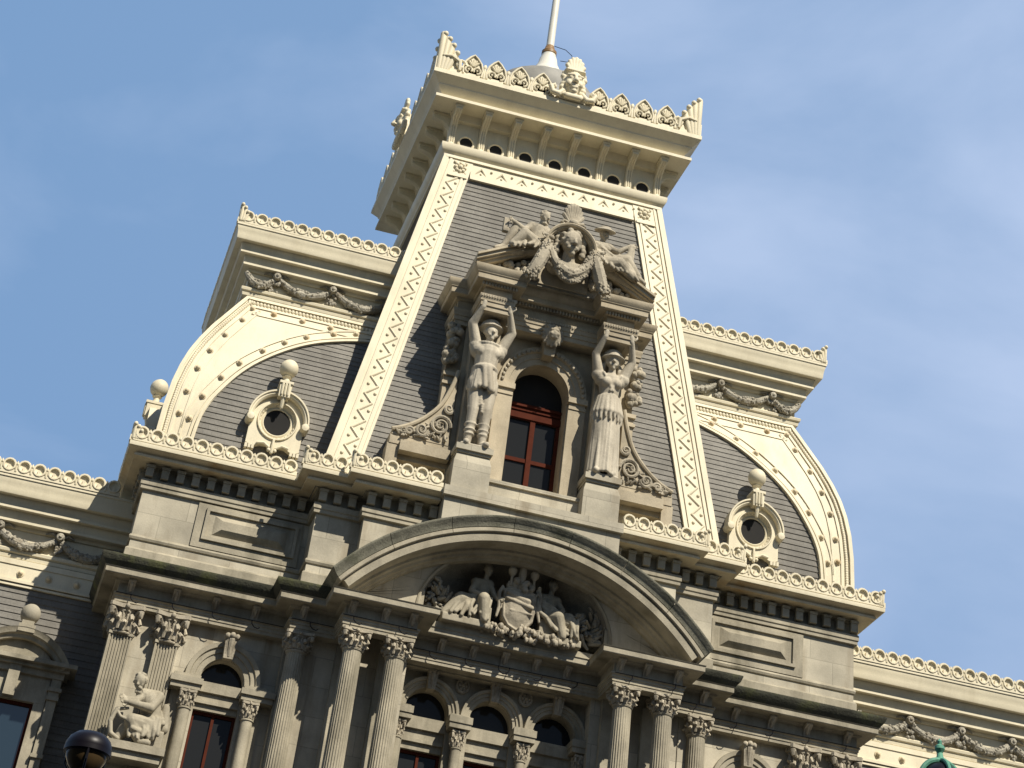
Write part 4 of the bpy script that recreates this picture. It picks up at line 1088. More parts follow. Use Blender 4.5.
# --- wings
WZ = 31.92
WP = [(-45, 3.42), (-13.5, 3.42)]
m = big_cornice(WP, WZ, .8); WC = both(m, 'wing_cornice', CREAM, P)
for sgn, par in ((1, WC[0]), (-1, WC[1])):
    xs = [-15.75 - 2.255 * k for k in range(6)] if sgn > 0 else [15.72 + 2.255 * k for k in range(6)]
    xs = [-15.72 - 2.255 * k for k in range(6)]
    if sgn > 0: xs = [-14.36 - 2.255 * k for k in range(6)]
    for k in range(5):
        mm = swag(xs[k + 1], xs[k], 30.20, .52, 3.28); (mm if sgn > 0 else mm.mirrored()).build('garland', SWAG, par)
        mm = knot(xs[k + 1], 30.18, 3.3); (mm if sgn > 0 else mm.mirrored()).build('garland_knot', SWAG, par)
m = cresting([(-36, 2.40), (-14.9, 2.40)], WZ + .02); both(m, 'roof_cresting', CREAM, P)
m = MB(); m.box(-45, -13, 3.0, 20, 31.5, 31.9); both(m, 'wing_roof', LEAD, P)
def wy(z): return 3.36 - max(0, (29.2 - z)) * .03
def w_path(z, o): return [(-45, wy(z) - o), (-13.3, wy(z) - o)]
m = courses(zlist(17.5, 29.2), w_path); WR = both(m, 'wing_roof_slope', SLATE, P, angle=20)
m = MB()
for a, b_, o1 in ((28.98, 29.18, .12), (28.42, 28.98, .08), (28.34, 28.44, .15), (28.22, 28.30, .10)):
    m.raw([(-45, wy(a) - o1, a), (-13.3, wy(a) - o1, a), (-13.3, wy(b_) - o1, b_), (-45, wy(b_) - o1, b_), (-45, wy(a) + .1, a), (-13.3, wy(a) + .1, a), (-13.3, wy(b_) + .1, b_), (-45, wy(b_) + .1, b_)], [(0, 1, 2, 3), (0, 4, 5, 1), (3, 2, 6, 7), (0, 3, 7, 4), (1, 5, 6, 2), (4, 7, 6, 5)])
tb = both(m, 'wing_trim', CREAM, P)
for s in (0, 1):
    m = MB()
    for k in range(14):
        x = -14.5 - 1.05 * k; copy(ST0, ((-1 if s else 1) * x, wy(28.7) - .08, 28.7), tb[s])
m = MB(); m.box(-45, -13.2, 3.3, 12, .14, 17.5); m.sweep([(0, 16.8), (.9, 17.2), (.9, 17.5), (0, 17.6)], [(-45, 3.3), (-13.3, 3.3)]); both(m, 'wing_wall', STONE, P)
# wing dormer windows with round pediment and ball
def wing_dormer(loc):
    y = 0; m = MB()
    for s in (-1, 1):
        a, b_ = sorted((s * .95, s * 1.32)); m.box(a, b_, .0, 1.2, -8, -1.302)
        a, b_ = sorted((s * 1.36, s * 1.70)); m.box(a, b_, -.12, 1.2, -8, -1.15); m.box(a - .05, b_ + .05, -.2, 1.2, -1.15, -1.02); m.box(a - .02, b_ + .02, -.16, 1.2, -1.02, -.86); m.box(a - .08, b_ + .08, -.24, 1.2, -.86, -.74); m.box(a, b_, -.1, 1.2, -.74, -.4)
        m.box(a - .05, b_ + .05, -.2, 1.2, -3.1, -2.98)
    m.box(-1.72, -.96, .06, 1.1, -8, -.3); m.box(.96, 1.72, .06, 1.1, -8, -.3)
    m.box(-1.32, 1.32, -.006, 1.2, -1.30, -.42); m.box(-1.75, 1.75, -.14, 1.2, -.42, -.2); m.box(-.2, .2, -.22, 1, -1.25, -.2)
    m.box(-1.9, 1.9, -.3, 1.2, -.2, -.08); m.box(-2.12, 2.12, -.5, 1.2, -.08, .06)
    r = 2.13; cz = 1.0 - r; ha = math.acos(1.84 / r)
    m.arc([(r - .34, .8), (r - .34, -.3), (r - .22, -.34), (r - .18, -.44), (r - .06, -.48), (r, -.52), (r + .01, .8)], 0, cz + .02, ha, PI - ha, 32)
    m.prism([(-1.7, .05)] + [(1.75 * math.cos(PI - ha - (PI - 2 * ha) * i / 16), cz - .2 + (r - .1) * math.sin(PI - ha - (PI - 2 * ha) * i / 16)) for i in range(17)] + [(1.7, .05)], -.1, .8)
    m.box(-.3, .3, -.5, .3, .86, 1.12); m.box(-.22, .22, -.42, .2, 1.12, 1.28)
    o = m.build('dormer_window', MARBLE, P, loc=loc)
    b = MB(); b.ball((0, -.12, 1.60), .36, 20, 14); b.build('ball_finial', STONE, o)
    f = MB(); f.box(-.95, -.85, .2, .35, -8, -1.3); f.box(.85, .95, .2, .35, -8, -1.3); f.box(-.85, .85, .2, .35, -1.4, -1.3); f.box(-.85, .85, .22, .35, -4.1, -3.98); f.build('window_frame', REDWOOD, o)
    g_ = MB(); g_.raw([(-.85, .3, -8), (.85, .3, -8), (.85, .3, -1.4), (-.85, .3, -1.4)], [(0, 1, 2, 3)]); g_.build('window_pane', SKYPANE, o)
    return o
wd = wing_dormer((-16.88, 2.45, 25.42))
tree(wd, (-23.6, 2.45, 25.42), P); tree(wd, (16.88, 2.45, 25.42), P); tree(wd, (23.6, 2.45, 25.42), P)
# --- main body behind
m = MB(); m.box(-13.6, 13.6, 3.2, 11.5, .3, 32.3); m.frustum(-6.2, 6.2, 2.5, 9.5, 32.3, 49, 2.4); m.box(-3.2, 3.2, .2, .3, 33, 41); m.build('main_block', STONE, P)
#FIGURES
# ------------------------------------------------------------------ carved figures (each one continuous body, grown together by a voxel remesh)
FR = random.Random(21)
def fold(m, a, b, ra, rb, n=7):
    a, b = Vector(a), Vector(b); j = lambda q: Vector((FR.uniform(-q, q), FR.uniform(-q, q) * .7, FR.uniform(-q, q)))
    k = FR.uniform(.75, 1.35); mid = (a + b) / 2 + j(.08) + Vector((0, -.03, -.05)); a = a + j(.05); b = b + j(.09)
    m.cap(a, mid, ra * k, (ra + rb) / 2 * k, n); m.cap(mid, b, (ra + rb) / 2 * k, rb * k, n)
def limb(m, pts, rad, n=12):
    for i in range(len(pts) - 1): m.cap(pts[i], pts[i + 1], rad[i], rad[i + 1], n)
def hand(m, w, d, s=1.0, curl=Vector((0, -1, 0))):
    """palm at w, fingers along d, curling towards curl; s = palm size"""
    w = Vector(w); d = Vector(d).normalized(); c = curl.normalized(); side = d.cross(c).normalized()
    m.cap(w, w + d * .16 * s, .085 * s, .095 * s, 8)
    for k, l in zip((-1.5, -.5, .5, 1.5), (.17, .21, .20, .15)):
        a = w + d * .18 * s + side * k * .06 * s; b = a + d * l * .55 * s + c * .03 * s; e = b + (d * .45 + c * .8).normalized() * l * .55 * s
        m.cap(a, b, .034 * s, .032 * s, 6); m.cap(b, e, .032 * s, .026 * s, 6)
    a = w + d * .05 * s - side * .08 * s; b = a + (d * .6 - side * .8).normalized() * .12 * s; m.cap(a, b, .04 * s, .035 * s, 6); m.cap(b, b + (d + c * .5).normalized() * .1 * s, .035 * s, .028 * s, 6)
def head(m, c, s, face=Vector((0, -1, 0)), up=Vector((0, 0, 1)), beard=False, hair=1):
    """s = head half height"""
    f = Vector(face).normalized(); u = Vector(up); u = (u - f * u.dot(f)).normalized(); r = f.cross(u).normalized(); C = Vector(c)
    def pt(a, b, d): return C + r * a * s + f * b * s + u * d * s
    def bl(a, b, d, q): m.ball(tuple(pt(a, b, d)), q * s, 10, 8)
    m.ball(tuple(C + u * .18 * s), (.72 * s, .78 * s, .80 * s), 16, 12)
    m.cap(pt(0, .12, -.05), pt(0, .22, -.55), .58 * s, .34 * s, 12); bl(0, .48, -.76, .22)
    m.cap(pt(0, .70, .22), pt(0, .92, -.14), .09 * s, .14 * s, 8); bl(-.1, .8, -.16, .1); bl(.1, .8, -.16, .1)
    m.cap(pt(-.46, .52, .28), pt(-.1, .68, .25), .1 * s, .1 * s, 8); m.cap(pt(.46, .52, .28), pt(.1, .68, .25), .1 * s, .1 * s, 8)
    for q in (-1, 1):
        bl(q * .27, .60, .10, .10); bl(q * .40, .42, -.2, .2); bl(q * .70, -.02, .0, .17); bl(q * .3, .5, -.42, .16)
    m.cap(pt(-.18, .66, -.40), pt(.18, .66, -.40), .075 * s, .075 * s, 8); m.cap(pt(-.14, .64, -.53), pt(.14, .64, -.53), .075 * s, .075 * s, 8)
    m.cap(pt(0, -.1, -.5), pt(0, -.15, -1.25), .40 * s, .46 * s, 12)
    if hair:
        g_ = random.Random(int(abs(C.x * 91)) + 3)
        for i in range(40):
            a = g_.uniform(-2.4, 2.4); e = g_.uniform(-.2, 1.4)
            x, y, z = math.sin(a) * math.cos(e), -math.cos(a) * math.cos(e), math.sin(e)
            if y > .25 and z < .75: continue
            bl(x * .74, y * .78 + .0, .2 + z * .80, g_.uniform(.12, .22))
    if beard:
        g_ = random.Random(9)
        for i in range(26): bl(g_.uniform(-.42, .42), g_.uniform(.3, .72), g_.uniform(-1.15, -.5), g_.uniform(.12, .2))
def folds(m, tops, bots, r0, r1, sag=0.0):
    for a, b in zip(tops, bots):
        a, b = Vector(a), Vector(b); mid = (a + b) / 2 + Vector((0, -sag, 0)); m.cap(a, mid, r0, (r0 + r1) / 2, 7); m.cap(mid, b, (r0 + r1) / 2, r1, 7)
def statue(name, m, loc, label, group=None, vox=.033, mt=None, sm=1):
    o = m.build(name, mt or FIGURE, None, loc=loc); remesh(o, vox, sm); return tag(o, label, 'statue', group)

# --- man holding up the entablature (left of the dormer window)
def raised_arms(m, el, hl, er, hr, r=.19):
    for s_, e, h in ((-1, el, hl), (1, er, hr)):
        limb(m, [(s_ * .50, 0, 4.28), e], [.24, r]); limb(m, [e, h], [r * 1.0, .115]); m.ball((s_ * .52, -.02, 4.26), (.27, .25, .27))
        d = Vector((-s_ * .12, -.1, 1)); hand(m, h, d, 1.35, Vector((0, .9, .3)))
m = MB()
m.box(-.62, .62, -.36, .33, -.01, .07)
limb(m, [(-.27, .0, 2.7), (-.24, -.1, 1.55), (-.30, .04, .22)], [.36, .245, .15]); limb(m, [(.27, 0, 2.7), (.22, -.2, 1.55), (.26, -.05, .22)], [.36, .25, .15])
m.ball((-.24, .02, 1.12), (.2, .22, .36)); m.ball((.24, -.06, 1.12), (.2, .23, .36))
m.cap((-.30, .05, .14), (-.40, -.34, .11), .16, .12); m.cap((.26, -.04, .14), (.38, -.42, .11), .16, .12)
for z, rr in ((.55, .2), (.72, .22), (.95, .245)):                      # boot tops and stocking folds
    m.lathe([(rr * .9, -.05), (rr + .03, 0), (rr * .9, .06)], (-.285 + .03 * z, .0, z), 14); m.lathe([(rr * .9, -.05), (rr + .03, 0), (rr * .9, .06)], (.255 - .02 * z, -.08, z), 14)
m.cap((0, .02, 2.8), (0, .03, 3.35), .46, .43, 16); m.cap((0, .02, 3.35), (0, -.02, 4.0), .43, .50, 16)
m.cap((-.38, .0, 4.1), (.38, .0, 4.1), .34, .34, 14); m.ball((-.22, -.30, 3.95), (.26, .16, .22)); m.ball((.22, -.30, 3.95), (.26, .16, .22))
m.lathe([(.40, 0), (.52, .02), (.54, .10), (.50, .16)], (0, .02, 3.22), 24)
for i in range(22):                                                     # kilt
    a = 2 * PI * i / 22; c, s_ = math.cos(a), math.sin(a)
    m.cap((.42 * c, .34 * s_ + .02, 3.28), (.53 * c, .44 * s_ - .02, 2.42 + .1 * math.sin(3 * a)), .10, .10 + .03 * math.sin(5 * a), 7)
m.cap((.05, -.42, 3.2), (.22, -.52, 2.3), .16, .13); m.cap((-.1, -.42, 3.2), (-.02, -.52, 2.4), .13, .1)
for k in range(7):
    z = 1.6 + k * .11; m.cap((-.46, -.12, z), (-.05, -.30, z + .1), .07, .06)
for k in range(4):
    z = 1.3 + k * .1; m.cap((.02, -.36, z + .1), (.44, -.22, z), .06, .06)
raised_arms(m, (-.80, -.24, 5.05), (-.56, -.70, 5.62), (.82, -.24, 5.0), (.54, -.70, 5.62))
head(m, (0.0, -.20, 4.80), .37, Vector((.15, -1, .02)))
m.ball((0, -.04, 5.16), (.43, .44, .31), 16, 12); m.lathe([(.42, -.04), (.50, -.02), (.51, .04), (.42, .06)], (0, -.06, 5.06), 22)
for i in range(13):
    a = PI + PI * i / 12; m.ball((.42 * math.cos(a), -.06 + .36 * math.sin(a), 4.36 - .06 * math.sin(PI * i / 12)), .075, 8, 6)
statue('statue', m, (-2.55, -2.62, 34.62), 'carved man in kilt and brimmed cap holding up the dormer, left of the red window', 'figures carrying the dormer')

# --- woman holding up the entablature
m = MB()
m.box(-.62, .62, -.36, .33, -.01, .07)
limb(m, [(-.25, 0, 2.7), (-.24, -.14, 1.5), (-.26, -.02, .2)], [.38, .28, .18]); limb(m, [(.25, 0, 2.7), (.22, -.05, 1.5), (.24, .0, .2)], [.38, .28, .18])
m.cap((-.26, -.08, .14), (-.36, -.46, .12), .15, .11); m.cap((.26, -.05, .12), (.30, -.38, .11), .14, .1)
m.cap((0, .02, 2.75), (0, .03, 3.4), .46, .38, 16); m.cap((0, .02, 3.4), (0, 0, 4.0), .38, .45, 16); m.cap((-.36, .02, 4.12), (.36, .02, 4.12), .29, .29, 14)
m.ball((-.21, -.30, 3.88), (.22, .22, .22)); m.ball((.21, -.30, 3.88), (.22, .22, .22))
m.lathe([(.36, 0), (.44, .02), (.44, .08), (.36, .1)], (0, .02, 3.30), 22)
for i in range(26):
    a = 2 * PI * i / 26; c, s_ = math.cos(a), math.sin(a); w_ = 1 + .10 * math.sin(i * 2.3)
    m.cap((.40 * c, .34 * s_ + .02, 3.2), (.50 * c, .40 * s_, 2.0), .10, .09, 7); m.cap((.50 * c, .40 * s_, 2.0), (.56 * c * w_, .46 * s_ * w_, .16), .09, .075, 7)
for i in range(20):                                                     # fringed overskirt
    a = 2 * PI * i / 20; c, s_ = math.cos(a), math.sin(a)
    m.cap((.42 * c, .36 * s_ + .02, 3.28), (.58 * c, .50 * s_, 2.62), .10, .11, 7); m.cap((.58 * c, .50 * s_, 2.62), (.61 * c, .54 * s_, 2.34 - .08 * (i % 2)), .085, .04, 7)
raised_arms(m, (-.76, -.24, 5.0), (-.54, -.70, 5.62), (.78, -.24, 5.0), (.56, -.70, 5.62), .165)
head(m, (0.0, -.20, 4.78), .36, Vector((-.1, -1, .02)))
m.ball((0, -.06, 5.10), (.41, .43, .33), 16, 12); m.lathe([(.40, -.04), (.52, -.02), (.53, .03), (.40, .05)], (0, -.08, 4.98), 22)
for q in (-1, 1): m.cap((q * .33, .05, 4.75), (q * .42, -.05, 4.1), .13, .09)
m.cap((-.35, -.26, 4.3), (.05, -.42, 3.5), .06, .06); m.cap((.35, -.26, 4.3), (-.05, -.42, 3.5), .06, .06)
statue('statue', m, (2.55, -2.62, 34.62), 'carved woman in long fringed dress holding up the dormer, right of the red window', 'figures carrying the dormer')

# --- reclining figures on the dormer pediment (local origin on the raking cornice)
m = MB(); ox, oy, oz = -1.9, -3.45, 42.75
def q_(x, y, z): return (x - ox, y - oy, z - oz)
m.cap(q_(-1.45, -3.45, 43.40), q_(-1.32, -3.42, 44.05), .36, .38, 14); m.cap(q_(-1.62, -3.45, 44.24), q_(-1.0, -3.40, 44.20), .24, .24)
limb(m, [q_(-1.5, -3.5, 43.4), q_(-2.28, -3.62, 43.98), q_(-2.72, -3.66, 43.0)], [.30, .21, .13]); m.cap(q_(-2.72, -3.66, 42.92), q_(-3.08, -3.78, 42.72), .13, .09)
limb(m, [q_(-1.45, -3.7, 43.35), q_(-1.98, -4.02, 43.52), q_(-2.45, -4.0, 42.95)], [.30, .24, .14])
for k in range(9): fold(m, q_(-1.3 - .1 * k, -3.85, 43.45 + .02 * k), q_(-1.55 - .12 * k, -4.12, 43.0 - .02 * k), .085, .06)
limb(m, [q_(-1.66, -3.5, 44.22), q_(-1.98, -3.72, 43.88), q_(-2.42, -3.8, 44.08)], [.17, .13, .09]); hand(m, q_(-2.42, -3.8, 44.08), Vector((-.8, -.1, .3)), .8)
limb(m, [q_(-.98, -3.45, 44.18), q_(-.80, -3.75, 43.80), q_(-1.05, -4.02, 43.72)], [.17, .13, .09]); hand(m, q_(-1.05, -4.02, 43.72), Vector((-.8, -.2, 0)), .8)
m.box(*[v for p in zip(q_(-2.86, -3.72, 43.62), q_(-2.62, -3.5, 44.26)) for v in p]); m.cap(q_(-2.95, -3.6, 42.62), q_(-1.2, -3.55, 43.3), .2, .3)
head(m, q_(-1.14, -3.52, 44.78), .30, Vector((.55, -.8, -.25)), beard=True)
statue('statue', m, (ox, oy, oz), 'bearded carved man reclining on the left slope of the dormer pediment with a tablet', 'reclining figures on the dormer pediment', .027, CARVED)

m = MB(); ox, oy, oz = 2.0, -3.45, 42.7
m.cap(q_(1.50, -3.45, 43.35), q_(1.45, -3.42, 44.0), .35, .34, 14); m.cap(q_(1.15, -3.42, 44.15), q_(1.75, -3.42, 44.15), .22, .22); m.ball(q_(1.32, -3.66, 43.98), .15); m.ball(q_(1.6, -3.66, 43.98), .15)
limb(m, [q_(1.55, -3.55, 43.35), q_(2.45, -3.75, 43.62), q_(2.98, -3.80, 42.98)], [.32, .24, .14]); m.cap(q_(2.95, -3.8, 42.92), q_(3.25, -3.9, 42.68), .12, .09)
limb(m, [q_(1.5, -3.75, 43.2), q_(2.1, -4.05, 43.2), q_(2.7, -4.0, 42.72)], [.32, .26, .15])
for k in range(12): fold(m, q_(1.25 + .11 * k, -3.82, 43.62 - .01 * k), q_(1.42 + .14 * k, -4.18 + .01 * k, 43.02 - .035 * k), .09, .06)
for k in range(5): fold(m, q_(1.15, -3.65, 44.1 - .1 * k), q_(2.3 + .1 * k, -3.95, 43.3 - .1 * k), .09, .09)
limb(m, [q_(1.78, -3.45, 44.12), q_(2.08, -3.72, 43.92), q_(2.56, -3.80, 44.28)], [.16, .125, .09]); hand(m, q_(2.56, -3.80, 44.28), Vector((.8, -.1, -.2)), .8)
m.cap(q_(2.62, -3.8, 44.3), q_(2.45, -3.85, 43.6), .08, .12); m.cap(q_(2.72, -3.8, 44.25), q_(2.62, -3.85, 43.5), .07, .1)
limb(m, [q_(1.12, -3.45, 44.12), q_(.98, -3.8, 43.75), q_(1.2, -4.0, 43.5)], [.16, .12, .09]); hand(m, q_(1.2, -4.0, 43.5), Vector((.8, -.2, 0)), .8)
head(m, q_(1.47, -3.5, 44.66), .28, Vector((.3, -.9, -.2)))
L = [(.02, .18), (.2, .17), (.27, .08), (.46, .0), (.47, -.04), (.2, -.02), (.02, 0)]
hm_ = MB(); hm_.lathe(L, (0, 0, 0), 20)
for (x, y, z) in hm_.v: pass
k0_ = len(m.v); ca_, sa_ = math.cos(.32), math.sin(.32)
m.v += [(q_(1.49, -3.52, 44.88)[0] + x, q_(1.49, -3.52, 44.88)[1] + y * ca_ - z * sa_, q_(1.49, -3.52, 44.88)[2] + y * sa_ + z * ca_) for x, y, z in hm_.v]; m.f += [[i + k0_ for i in f] for f in hm_.f]; m.m += [0] * len(hm_.f)
m.cap(q_(1.3, -3.5, 43.2), q_(3.2, -3.6, 42.45), .3, .15)
statue('statue', m, (ox, oy, oz), 'carved figure in a broad round hat reclining on the right slope of the dormer pediment', 'reclining figures on the dormer pediment', .027, CARVED)

# --- bust under the pediment hood
m = MB()
head(m, (0, -.22, 1.02), .60, Vector((.12, -1, -.15)))
m.cap((-.5, .1, .05), (.5, .1, .05), .34, .34); m.cap((0, .1, 0), (0, .05, .4), .45, .3)
for i in range(10): m.cap((-.5 + .1 * i, -.2, .15), (-.42 + .09 * i, -.34, -.28), .08, .07)
for q in (-1, 1):
    for i in range(5): m.ball((q * (.54 + .03 * (i % 2)), -.06, 1.5 - .2 * i), .15)
bu = m.build('bust', CARVED, None, loc=(.03, -3.60, 42.62)); remesh(bu, .03, 1)
tag(bu, 'carved bust with thick curls under the arched hood at the top of the dormer', 'bust')
# festoons hung around the bust
m = MB()
def rope(pts, r, seed, knobs=190):
    c = smooth_curve(pts, 6); m.tube([tuple(p) for p in c], [r * 1.15 * (.8 + .3 * math.sin(PI * i / (len(c) - 1))) for i in range(len(c))], 9)
    g_ = random.Random(seed)
    for i in range(knobs):
        p = c[g_.randrange(len(c))]; a = Vector((g_.uniform(-1, 1), g_.uniform(-1, .3), g_.uniform(-1, 1))).normalized(); m.ball(tuple(p + a * r * 1.08), g_.uniform(.035, .075), 6, 5)
rope([(-.98, -4.12, 43.2), (-1.15, -4.2, 42.7), (-1.38, -4.22, 42.1), (-1.62, -4.2, 41.62)], .22, 1)
rope([(.98, -4.12, 43.2), (1.12, -4.2, 42.7), (1.32, -4.22, 42.1), (1.55, -4.2, 41.55)], .22, 2)
rope([(-.88, -4.15, 43.1), (-.62, -4.25, 42.45), (-.1, -4.3, 42.08), (.2, -4.3, 42.1), (.66, -4.25, 42.5), (.88, -4.15, 43.1)], .17, 3)
rope([(-.8, -4.1, 43.0), (-.5, -4.2, 42.15), (0.05, -4.22, 41.8), (.6, -4.2, 42.2), (.8, -4.1, 43.0)], .12, 4)
m.build('festoon', CARVED, DO)

# --- group in the tympanum
m = MB(); ox, oy, oz = -1.3, -1.45, 28.40
m.cap(q_(-1.20, -1.35, 29.35), q_(-1.22, -1.32, 29.98), .27, .29, 14); m.cap(q_(-1.5, -1.35, 30.14), q_(-.98, -1.35, 30.16), .19, .19)
head(m, q_(-1.10, -1.45, 30.66), .23, Vector((.5, -.85, -.1)))
limb(m, [q_(-1.25, -1.45, 29.3), q_(-2.05, -1.70, 29.32), q_(-2.62, -1.75, 28.66)], [.30, .25, .15]); limb(m, [q_(-1.1, -1.5, 29.3), q_(-1.25, -1.98, 29.38), q_(-1.15, -1.95, 28.66)], [.28, .23, .15])
for k in range(10): fold(m, q_(-1.15 - .12 * k, -1.72, 29.52 - .015 * k), q_(-1.35 - .14 * k, -1.98 + .01 * k, 28.82 - .02 * k), .08, .06)
for k in range(6): fold(m, q_(-1.3 + .07 * k, -1.85, 29.5), q_(-1.32 + .07 * k, -2.02, 28.68), .06, .06)
limb(m, [q_(-1.52, -1.4, 30.1), q_(-1.68, -1.6, 29.72), q_(-1.30, -1.85, 29.55)], [.14, .11, .08]); hand(m, q_(-1.30, -1.85, 29.55), Vector((.9, -.2, -.1)), .7)
limb(m, [q_(-.96, -1.4, 30.12), q_(-.78, -1.6, 29.72), q_(-.66, -1.85, 29.5)], [.13, .10, .08]); hand(m, q_(-.66, -1.85, 29.5), Vector((.6, -.6, -.2)), .7)
m.box(*[v for p in zip(q_(-2.7, -1.95, 28.36), q_(-.75, -1.2, 28.62)) for v in p]); m.box(*[v for p in zip(q_(-1.6, -1.75, 28.6), q_(-.85, -1.15, 29.2)) for v in p])
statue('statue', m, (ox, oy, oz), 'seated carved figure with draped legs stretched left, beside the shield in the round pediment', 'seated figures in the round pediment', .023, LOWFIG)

m = MB(); ox, oy, oz = 1.5, -1.45, 28.40
m.cap(q_(1.32, -1.35, 29.35), q_(1.38, -1.32, 29.95), .26, .28, 14); m.cap(q_(1.14, -1.35, 30.1), q_(1.66, -1.35, 30.08), .19, .19)
head(m, q_(1.44, -1.45, 30.58), .23, Vector((.3, -.9, -.15)))
limb(m, [q_(1.35, -1.45, 29.35), q_(2.08, -1.78, 29.36), q_(2.36, -1.80, 28.64)], [.29, .23, .15]); limb(m, [q_(1.25, -1.5, 29.3), q_(1.62, -1.98, 29.28), q_(1.85, -1.95, 28.64)], [.28, .23, .15])
for k in range(9): fold(m, q_(1.15 + .11 * k, -1.72, 29.62 - .02 * k), q_(1.35 + .13 * k, -2.0, 28.86 - .02 * k), .075, .055)
for k in range(5): fold(m, q_(1.02, -1.7, 29.9 - .12 * k), q_(2.0, -1.95, 29.3 - .10 * k), .07, .07)
for k in range(4): fold(m, q_(2.1 + .08 * k, -1.98, 29.4 - .03 * k), q_(2.2 + .1 * k, -2.02, 28.62), .06, .05)
m.tube([q_(.86, -1.7, 30.12), q_(.84, -1.85, 29.7), q_(.95, -1.9, 29.35), q_(1.2, -1.9, 29.2)], [.06, .08, .09, .09], 8)
limb(m, [q_(1.12, -1.4, 30.06), q_(.95, -1.62, 29.8), q_(.88, -1.78, 30.05)], [.13, .10, .08]); hand(m, q_(.88, -1.78, 30.05), Vector((-.3, -.3, .8)), .7)
limb(m, [q_(1.68, -1.4, 30.04), q_(1.86, -1.6, 29.7), q_(1.7, -1.85, 29.5)], [.13, .10, .08]); hand(m, q_(1.7, -1.85, 29.5), Vector((.3, -.8, -.2)), .7)
m.box(*[v for p in zip(q_(.9, -1.95, 28.36), q_(2.6, -1.2, 28.62)) for v in p]); m.box(*[v for p in zip(q_(1.0, -1.75, 28.6), q_(1.75, -1.15, 29.2)) for v in p])
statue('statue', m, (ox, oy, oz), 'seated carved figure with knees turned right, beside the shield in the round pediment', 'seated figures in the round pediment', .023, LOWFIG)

# shield with ribbons, plume and two flaming lamps
CA = D.objects.new('coat_of_arms', None); COL.objects.link(CA); CA.location = (.10, -1.75, 28.36)
tag(CA, 'carved shield with crest, centre plume and two flaming lamps in the round pediment', 'carving')
m = MB()
pts = [(-.62, 1.62), (-.30, 1.70), (0, 1.66), (.30, 1.70), (.66, 1.62), (.66, 1.0), (.60, .55), (.36, .25), (0, .10), (-.36, .25), (-.58, .55), (-.62, 1.0)]
L = []
for f, y in ((1.0, .2), (1.0, -.12), (.92, -.20), (.86, -.16), (.55, -.26), (.1, -.30)): L.append([((x) * f, y, .95 + (z - .95) * f) for x, z in pts])
m.loops(L)
m.cap((-.5, -.24, 1.25), (.45, -.30, 1.02), .07, .10, 8); m.cap((-.42, -.24, 1.42), (.30, -.30, 1.22), .10, .12, 8); m.cap((-.3, -.26, .82), (.5, -.26, .78), .04, .05, 8)
m.tube([(-.66, -.1, 1.7), (-.78, -.12, 1.4), (-.72, -.12, .9), (-.8, -.14, .5)], [.06, .08, .08, .05], 7); m.tube([(.68, -.1, 1.7), (.82, -.12, 1.5), (.74, -.12, 1.0), (.84, -.14, .6)], [.06, .08, .08, .05], 7)
g_ = random.Random(3)
for i in range(30): m.ball((g_.uniform(-.45, .5), g_.uniform(-.25, 0), 1.66 + g_.uniform(0, .32)), g_.uniform(.07, .14), 8, 6)
sh = m.build('shield', CARVED, CA); remesh(sh, .025, 1)
m = MB(); m.tube([(0.0, -.1, 1.85), (.02, -.12, 2.2), (.03, -.14, 2.55), (.06, -.16, 2.92)], [.13, .15, .12, .05], 10); m.build('plume', TAN, CA)
for x in (-.38, .48):
    m = MB(); m.lathe([(.04, 0), (.15, .12), (.17, .24), (.13, .30)], (x, -.15, 2.08), 14)
    m.tube([(x, -.15, 1.75), (x, -.15, 2.1)], .05, 8)
    for q in (-.08, 0, .08): m.cap((x + q, -.15, 2.34), (x + q * .5, -.17, 2.56 + (.1 if q == 0 else 0)), .06, .02, 7)
    m.build('flaming_lamp', TAN, CA)
m = MB(); g_ = random.Random(8)
for i in range(150):
    x = g_.uniform(-1.2, 2.2); m.ball((x, g_.uniform(-.28, .1), .03 + g_.uniform(-.12, .28) * (1.2 - abs(x - .3) / 2.2)), g_.uniform(.06, .12), 6, 5)
m.build('flower_garland', CARVED, CA)

# --- seated sculptor between the corner pilasters
m = MB(); ox, oy, oz = -12.3, -.72, 22.40
m.cap(q_(-11.85, -.62, 23.15), q_(-12.15, -.70, 23.95), .34, .36, 14); m.cap(q_(-12.42, -.78, 24.10), q_(-11.90, -.66, 24.14), .22, .22)
head(m, q_(-12.64, -.98, 24.42), .29, Vector((-.40, -.85, -.42)), beard=True)
limb(m, [q_(-11.92, -.78, 23.1), q_(-12.62, -1.02, 23.12), q_(-12.25, -1.0, 22.55)], [.32, .25, .15]); limb(m, [q_(-11.85, -.6, 23.05), q_(-12.75, -.7, 22.9), q_(-13.0, -.75, 22.5)], [.32, .24, .14])
m.cap(q_(-12.25, -1.0, 22.52), q_(-11.92, -1.1, 22.5), .13, .1)
for k in range(10): fold(m, q_(-11.72 - .1 * k, -1.0, 23.32 - .01 * k), q_(-11.66 - .1 * k, -1.16, 22.72 - .02 * k), .085, .06)
for k in range(5): fold(m, q_(-11.6, -.85, 23.4 - .14 * k), q_(-12.5, -1.15, 23.25 - .12 * k), .08, .08)
limb(m, [q_(-11.88, -.8, 24.1), q_(-12.10, -1.10, 23.62), q_(-12.85, -1.16, 23.66)], [.19, .15, .10]); hand(m, q_(-12.85, -1.16, 23.66), Vector((-1, 0, .1)), .9)
limb(m, [q_(-12.45, -.8, 24.1), q_(-12.62, -1.0, 23.8), q_(-12.92, -1.08, 23.76)], [.17, .13, .10]); hand(m, q_(-12.95, -1.08, 23.78), Vector((-1, -.1, .2)), .8)
